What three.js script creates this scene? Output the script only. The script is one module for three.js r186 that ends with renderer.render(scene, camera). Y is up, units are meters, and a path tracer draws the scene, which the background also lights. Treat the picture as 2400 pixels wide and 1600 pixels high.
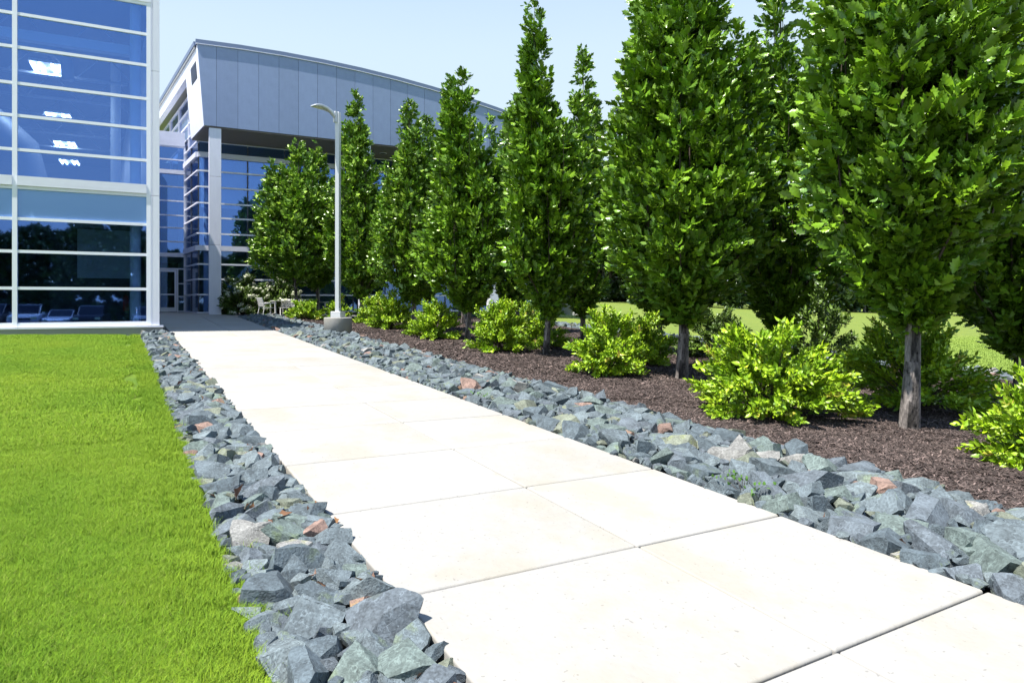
import * as THREE from 'three';
import { RoundedBoxGeometry } from 'three/addons/geometries/RoundedBoxGeometry.js';
import * as BGU from 'three/addons/utils/BufferGeometryUtils.js';
import { ConvexGeometry } from 'three/addons/geometries/ConvexGeometry.js';
import { TessellateModifier } from 'three/addons/modifiers/TessellateModifier.js';
import { ImprovedNoise } from 'three/addons/math/ImprovedNoise.js';

// ------------------------------------------------------------------ camera, sky, sun, exposure
const scene = new THREE.Scene();
const renderer = new THREE.WebGLRenderer({ antialias: true });
renderer.toneMapping = THREE.LinearToneMapping;
renderer.toneMappingExposure = 1.9;
renderer.shadowMap.enabled = true;
renderer.setSize(1024, 682);

const EYE = new THREE.Vector3(-1.339, 1.7, 2.024);
const YAW = 0.5343;                                   // the lens looks to the right of the path
const camera = new THREE.PerspectiveCamera(54.39, 1.5, 0.1, 2000);
camera.position.copy(EYE);
camera.rotation.y = -YAW;
camera.setViewOffset(2400, 1600, 0, 95, 2400, 1600);  // level camera with a lowered (shifted) lens

const SUN_EL = THREE.MathUtils.degToRad(64.5);
const sunDir = new THREE.Vector3(-0.9835 * Math.cos(SUN_EL), Math.sin(SUN_EL), 0.181 * Math.cos(SUN_EL)).normalize();
{
  const W = 256, H = 128, d = new Float32Array(W * H * 4);
  const hor = [0.43, 0.505, 0.55], low = [0.37, 0.465, 0.55], mid = [0.165, 0.28, 0.50], zen = [0.036, 0.09, 0.26];
  for (let j = 0; j < H; j++) {
    const el = ((j + 0.5) / H - 0.5) * Math.PI;       // rows run upward
    const s = Math.max(0, Math.sin(el));
    for (let i = 0; i < W; i++) {
      const k = (j * W + i) * 4;
      for (let c = 0; c < 3; c++) {
        const L = (a, b, x) => a + (b - a) * Math.min(1, Math.max(0, x));
        let v = s < 0.35 ? L(hor[c], low[c], s / 0.35) : s < 0.68 ? L(low[c], mid[c], (s - 0.35) / 0.33) : L(mid[c], zen[c], (s - 0.68) / 0.32);
        d[k + c] = v;
      }
      d[k + 3] = 1;
    }
  }
  const t = new THREE.DataTexture(d, W, H, THREE.RGBAFormat, THREE.FloatType);
  t.mapping = THREE.EquirectangularReflectionMapping;
  t.magFilter = THREE.LinearFilter; t.minFilter = THREE.LinearFilter;
  t.needsUpdate = true;
  scene.background = t; scene.environment = t;
}
const sun = new THREE.DirectionalLight(new THREE.Color(1.0, 0.955, 0.87), 5);
sun.position.copy(sunDir).multiplyScalar(80);
sun.castShadow = true; sun.shadow.mapSize.set(4096, 4096);
Object.assign(sun.shadow.camera, { left: -50, right: 50, top: 50, bottom: -50, near: 1, far: 200 });
scene.add(sun); scene.add(sun.target);

// ------------------------------------------------------------------ helpers
const rngOf = (a) => () => { a |= 0; a = a + 0x6D2B79F5 | 0; let t = Math.imul(a ^ a >>> 15, 1 | a); t = t + Math.imul(t ^ t >>> 7, 61 | t) ^ t; return ((t ^ t >>> 14) >>> 0) / 4294967296; };
const V = (x, y, z) => new THREE.Vector3(x, y, z);
const rgb = (r, g, b) => new THREE.Color().setRGB(r, g, b);
const clamp = THREE.MathUtils.clamp, lerp = THREE.MathUtils.lerp, sstep = THREE.MathUtils.smoothstep;
const IN = new ImprovedNoise();
const fbm = (x, y, z, o = 4) => { let s = 0, a = 0.5, f = 1; for (let i = 0; i < o; i++) { s += a * IN.noise(x * f, y * f, z * f); f *= 2.03; a *= 0.5; } return s; };
// the ground: s runs across the path (x), t along it (-z); it falls a little to the right and climbs to the building
const GA = -0.0226, GB = 0.0358;
function gst(s, t) {
  const w = 1 - sstep(s, 7, 14);
  const over = t > 28 ? (t < 35 ? (t - 28) * (t - 28) / 14 : 3.5 + (t - 35)) : 0;
  return GA * s + GB * (t - w * over);
}
const gy = (x, z) => gst(x, -z);
const UPN = V(-GA, 1, GB).normalize();
const GQ = new THREE.Quaternion().setFromUnitVectors(V(0, 1, 0), UPN);
// for culling what the lens and a step to the side could see
function viewOf(x, y, z) {
  const a = x - EYE.x, b = -(z - EYE.z), sy = Math.sin(YAW), cy = Math.cos(YAW);
  const X = a * cy - b * sy, d = a * sy + b * cy;
  return { d, u: 1200 + 1557 * X / Math.max(d, 0.01), v: 705 - 1557 * (y - EYE.y) / Math.max(d, 0.01) };
}
const inView = (x, z, pad = 260) => { const q = viewOf(x, gy(x, z), z); return q.d > 1.2 && q.u > -pad && q.u < 2400 + pad && q.v < 1600 + pad * 1.3; };

const used = {};
function numbered(n) { if (!(n in used)) { used[n] = 0; return n; } used[n]++; return n + '_' + String(used[n]).padStart(3, '0'); }
function tag(o, label, category, group) { o.userData.label = label; o.userData.category = category; if (group) o.userData.group = group; return o; }
function thing(name, label, category, [x, y, z] = [0, 0, 0], turn = 0, group) {
  const o = new THREE.Group(); o.name = numbered(name); o.position.set(x, y, z); o.rotation.y = turn; scene.add(o);
  return tag(o, label, category, group);
}
function mesh(name, geo, mat, parent) { const m = new THREE.Mesh(geo, mat); m.name = parent === scene ? numbered(name) : name; parent.add(m); return m; }
function struct(name, geo, mat) { const m = mesh(name, geo, mat, scene); m.userData.kind = 'structure'; return m; }
const boxCache = new Map();
function boxG(w, h, d) { const k = [w, h, d].map((q) => q.toFixed(3)).join(); if (!boxCache.has(k)) boxCache.set(k, new THREE.BoxGeometry(w, h, d)); return boxCache.get(k); }
function bx(name, mat, parent, x0, x1, y0, y1, z0, z1) {
  const m = mesh(name, boxG(x1 - x0, y1 - y0, z1 - z0), mat, parent); m.position.set((x0 + x1) / 2, (y0 + y1) / 2, (z0 + z1) / 2); return m;
}
// a solid between two quadrilaterals a (4 points) and b (4 points), flat-shaded
function hexa(a, b) {
  const p = [...a, ...b], f = [[0, 1, 2, 3], [7, 6, 5, 4], [0, 4, 5, 1], [1, 5, 6, 2], [2, 6, 7, 3], [3, 7, 4, 0]], pos = [], uv = [];
  for (const q of f) for (const k of [0, 1, 2, 0, 2, 3]) { pos.push(...p[q[k]]); uv.push(p[q[k]][0] + p[q[k]][2], p[q[k]][1]); }
  const g = new THREE.BufferGeometry(); g.setAttribute('position', new THREE.Float32BufferAttribute(pos, 3)); g.setAttribute('uv', new THREE.Float32BufferAttribute(uv, 2)); g.computeVertexNormals();
  return g;
}
// vertical prism on a plan of [x, back] points
function prism(plan, y0, y1) {
  const s = new THREE.Shape(plan.map(([x, b]) => new THREE.Vector2(x, b)));
  const g = new THREE.ExtrudeGeometry(s, { depth: y1 - y0, bevelEnabled: false }); g.rotateX(-Math.PI / 2); g.translate(0, y0, 0); return g;
}
function tube(points, radii, seg = 8, closed = true) {   // tapered tube through points
  const pos = [], idx = [], uv = [], n = points.length; let up = V(0.31, 0.1, 0.94), len = 0;
  for (let i = 0; i < n; i++) {
    const t = points[Math.min(i + 1, n - 1)].clone().sub(points[Math.max(i - 1, 0)]).normalize();
    const a = up.clone().cross(t).normalize(), b = t.clone().cross(a).normalize();
    if (i) len += points[i].distanceTo(points[i - 1]);
    for (let k = 0; k <= seg; k++) { const q = k / seg * Math.PI * 2, c = a.clone().multiplyScalar(Math.cos(q)).addScaledVector(b, Math.sin(q)).multiplyScalar(radii[i]).add(points[i]); pos.push(c.x, c.y, c.z); uv.push(k / seg * Math.max(1, Math.round(radii[0] * 14)) * 0.25, len); }
  }
  for (let i = 0; i < n - 1; i++) for (let k = 0; k < seg; k++) { const p = i * (seg + 1) + k, q = p + seg + 1; idx.push(p, p + 1, q, p + 1, q + 1, q); }
  if (closed) for (const [row, flip] of [[0, 1], [n - 1, 0]]) { const c = pos.length / 3; pos.push(points[row].x, points[row].y, points[row].z); uv.push(0, 0); for (let k = 0; k < seg; k++) { const p = row * (seg + 1) + k; flip ? idx.push(c, p + 1, p) : idx.push(c, p, p + 1); } }
  const g = new THREE.BufferGeometry(); g.setAttribute('position', new THREE.Float32BufferAttribute(pos, 3)); g.setAttribute('uv', new THREE.Float32BufferAttribute(uv, 2)); g.setIndex(idx); g.computeVertexNormals(); return g;
}
function merge(list) { return BGU.mergeGeometries(list.map((g) => { const q = g.index ? g.toNonIndexed() : g.clone(); for (const k of Object.keys(q.attributes)) if (!['position', 'normal', 'uv', 'color'].includes(k)) q.deleteAttribute(k); return q; })); }

// ------------------------------------------------------------------ textures
// tileable value noise
function tnoise(n, seed) { const r = rngOf(seed), g = new Float32Array(n * n).map(() => r()); return (x, y) => { x = ((x % n) + n) % n; y = ((y % n) + n) % n; const i = Math.floor(x), j = Math.floor(y), a = x - i, b = y - j, u = a * a * (3 - 2 * a), v = b * b * (3 - 2 * b), I = (i + 1) % n, J = (j + 1) % n; return lerp(lerp(g[j * n + i], g[j * n + I], u), lerp(g[J * n + i], g[J * n + I], u), v); }; }
function fnoise(seed, base, oct) { const L = []; for (let o = 0; o < oct; o++) L.push(tnoise(base << o, seed + o * 17)); return (x, y) => { let s = 0, a = 0.5, w = 0; for (let o = 0; o < oct; o++) { s += a * L[o](x * (base << o), y * (base << o)); w += a; a *= 0.55; } return s / w; }; }
function texture(size, fn, srgb) {
  const d = new Uint8Array(size * size * 4);
  const enc = (c) => Math.round(255 * (srgb ? Math.pow(clamp(c, 0, 1), 1 / 2.2) : clamp(c, 0, 1)));
  for (let j = 0; j < size; j++) for (let i = 0; i < size; i++) { const c = fn(i / size, j / size), k = (j * size + i) * 4; d[k] = enc(c[0]); d[k + 1] = enc(c[1]); d[k + 2] = enc(c[2]); d[k + 3] = 255; }
  const t = new THREE.DataTexture(d, size, size); t.wrapS = t.wrapT = THREE.RepeatWrapping; t.magFilter = THREE.LinearFilter; t.minFilter = THREE.LinearMipmapLinearFilter; t.generateMipmaps = true; if (srgb) t.colorSpace = THREE.SRGBColorSpace; t.needsUpdate = true; return t;
}
const nA = fnoise(11, 4, 6), nB = fnoise(23, 8, 5), nC = fnoise(37, 64, 3), nD = fnoise(51, 3, 4), nE = fnoise(77, 128, 2);
const concreteMap = texture(1024, (u, v) => {
  const st = sstep(nA(u, v), 0.5, 0.72), bl = nD(u, v), grain = nC(u, v) - 0.5, fine = nE(u, v), k = 0.93 + 0.10 * (bl - 0.5) + 0.07 * grain;
  const pit = fine > 0.86 ? 0.72 : 1;
  return [k * pit * (1 - 0.01 * st), k * pit * (0.99 - 0.04 * st), k * pit * (0.97 - 0.11 * st)];
}, true);
const concreteBump = texture(512, (u, v) => { const q = 0.5 + 0.5 * (nC(u, v) - 0.5) + 0.5 * (nE(u, v) - 0.5); return [q, q, q]; });
const rockMap = texture(512, (u, v) => {
  const a = nA(u, v), b = nB(u, v), g = nC(u, v), vein = Math.abs(nB(u + 0.37, v + 0.2) - 0.5) < 0.018 ? 0.30 : 0, li = sstep(nD(u + 0.2, v), 0.6, 0.75) * sstep(b, 0.45, 0.65);
  const k = 0.26 + 0.75 * a + 0.6 * (g - 0.5) + 0.25 * (b - 0.5) + vein;
  return [k * (1 + 0.10 * li), k * (1 + 0.12 * li), k * (1 - 0.22 * li)];
}, true);
const rockBump = texture(512, (u, v) => { const q = 0.55 * nB(u, v) + 0.3 * nC(u, v) + 0.15 * nE(u, v); return [q, q, q]; });
const barkMap = texture(512, (u, v) => { const r = nB(u * 2, v * 0.25), f = nC(u, v * 0.25), pt = sstep(nA(u, v), 0.60, 0.68), k = (0.12 + 1.5 * r * r + 0.7 * (f - 0.5)) * (1 - 0.72 * pt); return [k, k * 0.94, k * 0.9]; }, true);
const barkBump = texture(512, (u, v) => { const q = 0.7 * nB(u * 2, v * 0.25) + 0.3 * nC(u, v * 0.25); return [q, q, q]; });
const mulchMap = texture(1024, (u, v) => { const a = nC(u, v * 0.5), b = nC(u * 0.5, v + 0.3), c = nE(u, v), k = 0.25 + 0.9 * Math.max(a, b) * c + 0.25 * (nA(u, v) - 0.5); return [k, k * 0.82, k * 0.72]; }, true);
const mulchBump = texture(512, (u, v) => { const q = Math.max(nC(u, v * 0.5), nC(u * 0.5, v)); return [q, q, q]; });
const grassMap = texture(1024, (u, v) => { const p = nA(u, v), f = nE(u, v), g = nC(u, v), k = 0.55 + 0.5 * f * g + 0.35 * (p - 0.5); return [k * (0.8 + 0.5 * p), k, k * 0.7]; }, true);
const grassBump = texture(512, (u, v) => { const q = nE(u, v); return [q, q, q]; });
const streak = texture(256, (u, v) => { const q = 0.9 + 0.12 * (nA(u, v) - 0.5) + 0.05 * (nB(u * 3, v * 0.3) - 0.5); return [q, q, q]; }, true);

// ------------------------------------------------------------------ materials
const std = (c, o = {}) => new THREE.MeshStandardMaterial({ color: c, roughness: 0.8, ...o });
const phy = (c, o = {}) => new THREE.MeshPhysicalMaterial({ color: c, roughness: 0.8, ...o });
const M = {
  concrete: std(rgb(0.385, 0.378, 0.366), { map: concreteMap, bumpMap: concreteBump, bumpScale: 0.003, roughness: 0.92 }),
  soil: std(rgb(0.06, 0.05, 0.042), { map: mulchMap, roughness: 1 }),
  mulch: std(rgb(0.07, 0.054, 0.049), { map: mulchMap, bumpMap: mulchBump, bumpScale: 0.03, roughness: 1 }),
  lawn: std(rgb(0.14, 0.26, 0.012), { map: grassMap, bumpMap: grassBump, bumpScale: 0.03, roughness: 1 }),
  farLawn: std(rgb(0.23, 0.33, 0.06), { map: grassMap, bumpMap: grassBump, bumpScale: 0.03, roughness: 1 }),
  asphalt: std(rgb(0.055, 0.055, 0.058), { map: concreteMap, roughness: 0.95 }),
  white: std(rgb(0.83, 0.85, 0.97), { map: streak, roughness: 0.42 }),
  alu: std(rgb(0.86, 0.88, 0.98), { roughness: 0.35 }),
  panel: std(rgb(0.265, 0.345, 0.54), { map: streak, roughness: 0.5, metalness: 0.15 }),
  cap: std(rgb(0.16, 0.21, 0.34), { roughness: 0.5, metalness: 0.2 }),
  soffit: std(rgb(0.19, 0.165, 0.155), { map: streak, roughness: 0.7 }),
  dark: std(rgb(0.02, 0.02, 0.024), { roughness: 0.6 }),
  darkFrame: std(rgb(0.05, 0.06, 0.09), { roughness: 0.4 }),
  plinth: std(rgb(0.34, 0.34, 0.335), { map: concreteMap, bumpMap: concreteBump, bumpScale: 0.003, roughness: 0.9 }),
  spandrel: phy(rgb(0.20, 0.36, 0.68), { roughness: 0.18, metalness: 0.2 }),
  coat: std(rgb(0.17, 0.36, 0.93), { roughness: 0.02, metalness: 1, transparent: true, opacity: 0.44 }),        // reflective blue coating of the outer sheet
  coatPale: std(rgb(0.22, 0.40, 0.80), { roughness: 0.02, metalness: 1, transparent: true, opacity: 0.3 }),
  glass: phy(rgb(0.42, 0.62, 0.90), { roughness: 0.0, transmission: 1, thickness: 0, ior: 1.5 }),               // tinted inner sheet

  interior: std(rgb(0.42, 0.43, 0.44)), interiorDark: std(rgb(0.10, 0.10, 0.105)), interiorWhite: std(rgb(0.8, 0.8, 0.8), { roughness: 0.6 }),
  ceilingDark: std(rgb(0.30, 0.31, 0.33)), steel: std(rgb(0.5, 0.52, 0.55), { roughness: 0.5, metalness: 0.3 }),
  tubeGlow: new THREE.MeshStandardMaterial({ color: rgb(0.9, 0.9, 0.9), emissive: rgb(1, 0.98, 0.92), emissiveIntensity: 5 }),
  bark: std(rgb(0.40, 0.375, 0.37), { map: barkMap, bumpMap: barkBump, bumpScale: 0.035, roughness: 0.95 }),
  twig: std(rgb(0.10, 0.075, 0.06), { roughness: 0.9 }),
  leaf: std(rgb(1, 1, 1), { roughness: 0.30, vertexColors: true }),
  shrubLeaf: std(rgb(1, 1, 1), { roughness: 0.42, vertexColors: true }),
  grass: std(rgb(1, 1, 1), { roughness: 0.85, vertexColors: true }),
  chip: std(rgb(1, 1, 1), { roughness: 0.9 }),
  bloom: phy(rgb(0.80, 0.82, 0.66), { roughness: 1, transmission: 0.25, thickness: 0 }),
  pole: std(rgb(0.60, 0.62, 0.66), { roughness: 0.36, metalness: 0.45 }),
  lens: std(rgb(0.75, 0.72, 0.55), { roughness: 0.3 }),
  paintWhite: std(rgb(0.78, 0.78, 0.78), { roughness: 0.4 }),
  red: std(rgb(0.5, 0.02, 0.02), { roughness: 0.4 }), rubber: std(rgb(0.02, 0.02, 0.02), { roughness: 0.8 }), chrome: std(rgb(0.7, 0.7, 0.72), { roughness: 0.15, metalness: 1 }),
  carGlass: std(rgb(0.012, 0.014, 0.016), { roughness: 0.05 }), headlight: std(rgb(0.75, 0.78, 0.8), { roughness: 0.08, metalness: 0.4 }),
  deadLeaf: phy(rgb(0.22, 0.11, 0.05), { roughness: 1, transmission: 0.2, thickness: 0 }),
};

// ------------------------------------------------------------------ ground sheets
function sheet(name, s0, s1, t0, t1, ns, nt, lift, mat, uvScale, bump = 0, seed = 0) {
  const pos = [], uv = [], idx = [];
  for (let j = 0; j <= nt; j++) for (let i = 0; i <= ns; i++) {
    const s = lerp(s0, s1, i / ns), t = lerp(t0, t1, j / nt);
    let y = gst(s, t) + lift; if (mat === M.lawn) y -= 0.075 * sstep(t, 13, 20.5); if (bump) y += bump * fbm(s * 0.9 + seed, t * 0.9, 3.3, 3);
    pos.push(s, y, -t); uv.push(s / uvScale, t / uvScale);
  }
  for (let j = 0; j < nt; j++) for (let i = 0; i < ns; i++) { const p = j * (ns + 1) + i, q = p + ns + 1; idx.push(p, p + 1, q, p + 1, q + 1, q); }
  const g = new THREE.BufferGeometry(); g.setAttribute('position', new THREE.Float32BufferAttribute(pos, 3)); g.setAttribute('uv', new THREE.Float32BufferAttribute(uv, 2)); g.setIndex(idx); g.computeVertexNormals();
  return struct(name, g, mat);
}
const PW = 3.24, PC = 1.736, PL = 1.473;              // path width, centre joint, slab length
sheet('ground', -420, 620, -420, 620, 130, 130, -0.25, M.farLawn, 3);
sheet('soil_bed', -0.80, 5.7, -6, 33, 26, 120, -0.115, M.soil, 1.5, 0.03);
sheet('lawn', -40, -0.76, -6, 21.2, 40, 50, -0.035, M.lawn, 2.5, 0.008);
sheet('mulch_bed', 5.15, 16.9, -6, 30.5, 60, 160, 0.0, M.mulch, 1.3, 0.09, 5);
sheet('soil_bed', 16.3, 18.2, -6, 60, 8, 60, -0.06, M.soil, 1.5);
sheet('lawn', 18.0, 240, -60, 200, 60, 70, -0.02, M.farLawn, 3);
sheet('parking_lot', -60, 60, -34, -6.0, 40, 12, -0.05, M.asphalt, 3);
sheet('lawn', -160, 160, -170, -34, 30, 20, -0.05, M.farLawn, 3);
sheet('patio', 3.9, 9.5, 29.6, 35.2, 14, 14, 0.012, M.plinth, 2);

// ------------------------------------------------------------------ concrete path of single slabs
{
  const path = new THREE.Group(); path.name = 'concrete_path'; path.userData.kind = 'structure'; scene.add(path);
  const r = rngOf(5), mats = [0, 1, 2, 3].map((k) => { const m = M.concrete.clone(); m.color = rgb(0.385, 0.378, 0.366).multiplyScalar([1, 0.965, 1.02, 0.985][k]); return m; });
  for (let k = -3; k < 25; k++) for (let side = 0; side < 2; side++) {
    const flare = k > 20 ? (k - 20) * 0.35 : 0;
    const w = side ? PW - PC + flare : PC + (k > 15 ? 0.45 : 0), x = side ? PC + w / 2 : PC - w / 2, t = (k + 0.5) * PL;
    const g = new RoundedBoxGeometry(w - 0.009, 0.13, PL - 0.015, 3, 0.018), p = g.attributes.position, uv = g.attributes.uv, ou = r() * 5, ov = r() * 5;
    for (let i = 0; i < p.count; i++) uv.setXY(i, p.getX(i) / 2.9 + ou, p.getZ(i) / 2.9 + ov);
    const m = mesh('slab', g, mats[Math.floor(r() * 4)], path);
    m.position.set(x, gst(x, t), -t);
    const gt = (gst(x, t + 0.5) - gst(x, t - 0.5)); m.quaternion.setFromUnitVectors(V(0, 1, 0), V(-GA, 1, gt).normalize());
    m.position.addScaledVector(UPN, -0.065 + (r() - 0.5) * 0.004);
  }
}

// ------------------------------------------------------------------ buildings
const planeCache = new Map();
function pane(parent, w, h, x, y, z, pale, name = 'window_pane') {     // sealed unit: coated outer sheet, tinted inner sheet as its sub-part
  const k = w.toFixed(3) + h.toFixed(3); if (!planeCache.has(k)) planeCache.set(k, new THREE.PlaneGeometry(w, h));
  const p = mesh(name, planeCache.get(k), pale ? M.coatPale : M.coat, parent); p.position.set(x, y, z);
  const q = mesh('inner_sheet', planeCache.get(k), M.glass, parent); q.position.set(x, y, z - 0.02); return p;
}
function paneQuad(parent, a, b, c, d, off, pale) {
  const g = new THREE.BufferGeometry(); g.setAttribute('position', new THREE.Float32BufferAttribute([...a, ...b, ...c, ...a, ...c, ...d], 3)); g.computeVertexNormals();
  mesh('window_pane', g, pale ? M.coatPale : M.coat, parent); const q = mesh('inner_sheet', g, M.glass, parent); q.position.set(...off);
}
const BANG = -THREE.MathUtils.degToRad(3.5);
const FR = { };
{ // A: the glass block on the left
  const base = 0.72, Y = (y) => y - base;
  const A = thing('office_building', 'tall glass office building with white frames at the left edge of the lawn', 'building', [-0.24, base, -21.0], BANG);
  FR.A = A;
  const XL = -13.57, bays = [-0.33, -3.64, -6.95, -10.26, XL];
  bx('plinth', M.plinth, A, XL - 0.2, 0.05, Y(0.2), Y(0.90), -0.3, 0.10);
  bx('sill', M.white, A, XL - 0.2, 0.07, Y(0.90), Y(0.955), -0.3, 0.13);
  const rows = [1.04, 2.06, 3.10, 4.02, 4.88, 5.19, 5.97, 6.93, 7.84, 8.86, 9.80, 10.72];
  for (let i = 0; i < bays.length; i++) bx('mullion', M.alu, A, bays[i] - 0.058, bays[i] + 0.058, Y(0.955), Y(10.76), -0.10, 0.045);
  for (let b = 0; b < bays.length - 1; b++) {
    const x1 = bays[b] - 0.058, x0 = bays[b + 1] + 0.058;
    rows.forEach((y, i) => {
      const h = i === 0 ? 0.085 : 0.042;
      if (i !== 4 && i !== 5) bx('transom', M.alu, A, x0, x1, Y(i === 0 ? 0.955 : y - h), Y(y + 0.042), -0.09, 0.03);
    });
    bx('floor_band', M.white, A, x0, x1, Y(4.86), Y(4.95), -0.1, 0.035);
    bx('floor_band', M.white, A, x0, x1, Y(4.955), Y(5.225), -0.1, 0.085);
    for (let i = 0; i < rows.length - 1; i++) {
      if (i === 4) continue;
      const y0 = rows[i] + 0.042, y1 = i === 3 ? 4.86 : rows[i + 1] - 0.042, yy0 = i === 5 ? 5.225 : y0;
      if (i === 3) { const p = mesh('spandrel_panel', new THREE.PlaneGeometry(x1 - x0, y1 - yy0), M.spandrel, A); p.position.set((x0 + x1) / 2, Y((yy0 + y1) / 2), -0.02); }
      else pane(A, x1 - x0, y1 - yy0, (x0 + x1) / 2, Y((yy0 + y1) / 2), -0.02);
    }
  }
  // corner cover panels in three lengths with open joints
  for (const [y0, y1] of [[0.955, 4.90], [4.91, 8.70], [8.71, 11.15]]) {
    bx('corner_panel', M.white, A, -0.268, -0.222, Y(y0), Y(y1), -0.1, 0.03);
    bx('corner_panel', M.white, A, -0.216, -0.04, Y(y0), Y(y1), -0.12, 0.075);
  }
  bx('parapet', M.white, A, XL - 0.1, -0.27, Y(10.762), Y(11.15), -0.2, 0.06);
  const sk = 0.09, D = 30;                             // the side wall runs back along the path
  mesh('side_wall', prism([[-0.05, 0.13], [-0.05 - sk * D, D], [-0.30 - sk * D, D], [-0.27, 0.13]].map(([x, b]) => [x, b]), Y(0.3), Y(11.1)), M.white, A);
  mesh('roof', prism([[XL, 0.21], [-0.1, 0.21], [-0.1 - sk * D, D], [XL, D]], Y(10.78), Y(11.08)), M.ceilingDark, A);
  bx('rear_wall', M.interior, A, XL, -0.32 - sk * D, Y(0.3), Y(10.78), -D, -D + 0.2);
  bx('end_wall', M.interior, A, XL - 0.2, XL, Y(0.3), Y(10.78), -D, -0.11);
  mesh('floor', prism([[XL, 0.11], [-0.34, 0.11], [-0.34 - sk * D, D - 0.2], [XL, D - 0.2]], Y(0.6), Y(0.95)), M.interiorDark, A);
  mesh('upper_floor', prism([[XL, 0.13], [-0.34, 0.13], [-0.34 - sk * D, D - 0.2], [XL, D - 0.2]], Y(4.08), Y(4.84)), M.ceilingDark, A);
  // lower storey: partition and pale board
  bx('partition', M.interiorDark, A, XL, -1.5, Y(0.95), Y(4.08), -7.2, -7.0);
  bx('wall_board', M.interiorWhite, A, -2.45, -0.85, Y(2.45), Y(4.05), -2.75, -2.70);
  bx('partition', M.interiorDark, A, -3.2, -0.75, Y(0.95), Y(4.07), -2.95, -2.80);
  // round columns just behind the glass
  for (const x of [-0.70, -7.3]) { const c = mesh('column', new THREE.CylinderGeometry(0.15, 0.15, 9.83, 20), M.interiorWhite, A); c.position.set(x, Y(5.865), -0.42); }
  { const c = mesh('column', new THREE.CylinderGeometry(0.17, 0.17, 5.95, 20), M.interiorWhite, A); c.position.set(-1.62, Y(7.81), -6.5); }
  // upper hall: edge beam, ducts, trusses
  bx('edge_beam', M.interiorWhite, A, XL, -0.75, Y(9.33), Y(9.62), -0.95, -0.7);
  mesh('duct', tube([V(-10, Y(10.05), -3.2), V(-6, Y(10.0), -3.2), V(-3.5, Y(9.96), -3.2), V(-3.05, Y(9.88), -3.2), V(-2.8, Y(9.6), -3.2), V(-2.75, Y(9.0), -3.2)], [0.19, 0.19, 0.19, 0.19, 0.19, 0.19], 14), M.steel, A);
  mesh('duct', tube([V(-5.6, Y(8.2), -6), V(-4.4, Y(7.2), -6.2), V(-3.9, Y(5.0), -6.4)], [0.55, 0.45, 0.4], 16), M.steel, A);
  for (let k = 0; k < 6; k++) {
    const z = -2.2 - k * 3.3, parts = [], xr = -0.6 - 0.09 * (-z);
    for (const y of [10.62, 9.75]) { const g = new THREE.BoxGeometry(13 + xr, 0.08, 0.1); g.translate((XL + xr) / 2 + 0.2, Y(y), z); parts.push(g); }
    for (let i = 0; i < 12; i++) { const g = new THREE.BoxGeometry(0.045, 1.2, 0.045); g.rotateZ(i % 2 ? 0.72 : -0.72); g.translate(-12.6 + i * 1.02, Y(10.18), z); parts.push(g); }
    mesh('roof_truss', merge(parts), M.steel, A);
  }
}
// ceiling lights hanging in the hall
[[5.4, -3.62], [12.6, -4.2], [18.6, -4.68], [23.8, -5.1]].forEach(([b, x], i) => {
  const names = ['nearest', 'second', 'third', 'farthest'];
  const p = V(x, 0, -b).applyAxisAngle(V(0, 1, 0), BANG).add(V(-0.24, 9.95 - b * 0.002, -21));
  const L = thing('ceiling_light', `lit four-tube ceiling light in the glass building, ${names[i]} of the hanging row`, 'ceiling light', [p.x, p.y, p.z], BANG, 'ceiling lights in the upper hall');
  bx('housing', M.interiorWhite, L, -0.48, 0.48, 0.02, 0.12, -0.62, 0.62);
  for (const dx of [-0.40, -0.17, 0.20, 0.42]) bx('tube', M.tubeGlow, L, dx - 0.035, dx + 0.035, -0.07, 0.018, -0.58, 0.58);
  const w = mesh('suspension_wire', new THREE.CylinderGeometry(0.008, 0.008, 0.72, 5), M.steel, L); w.position.set(0, 0.48, 0);
  const a = new THREE.RectAreaLight(rgb(1, 0.98, 0.92), 14, 0.9, 1.1); a.name = 'lamp'; a.position.set(0, -0.09, 0); a.rotation.x = -Math.PI / 2; L.add(a);
});
{ // fire extinguisher behind the lower pane
  const p = V(-1.05, 0, -2.2).applyAxisAngle(V(0, 1, 0), BANG).add(V(-0.24, 1.35, -21));
  const o = thing('fire_extinguisher', 'red fire extinguisher behind the lower glass beside the round column', 'fire extinguisher', [p.x, p.y, p.z], BANG);
  mesh('tank', new THREE.LatheGeometry([[0, 0], [0.08, 0.01], [0.085, 0.05], [0.085, 0.42], [0.06, 0.5], [0.025, 0.54], [0, 0.55]].map(([a, b]) => new THREE.Vector2(a, b)), 16), M.red, o);
  bx('handle', M.dark, o, -0.03, 0.09, 0.55, 0.60, -0.02, 0.02);
  bx('bracket', M.steel, o, -0.05, 0.05, 0.2, 0.3, -0.8, -0.07);
}
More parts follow.
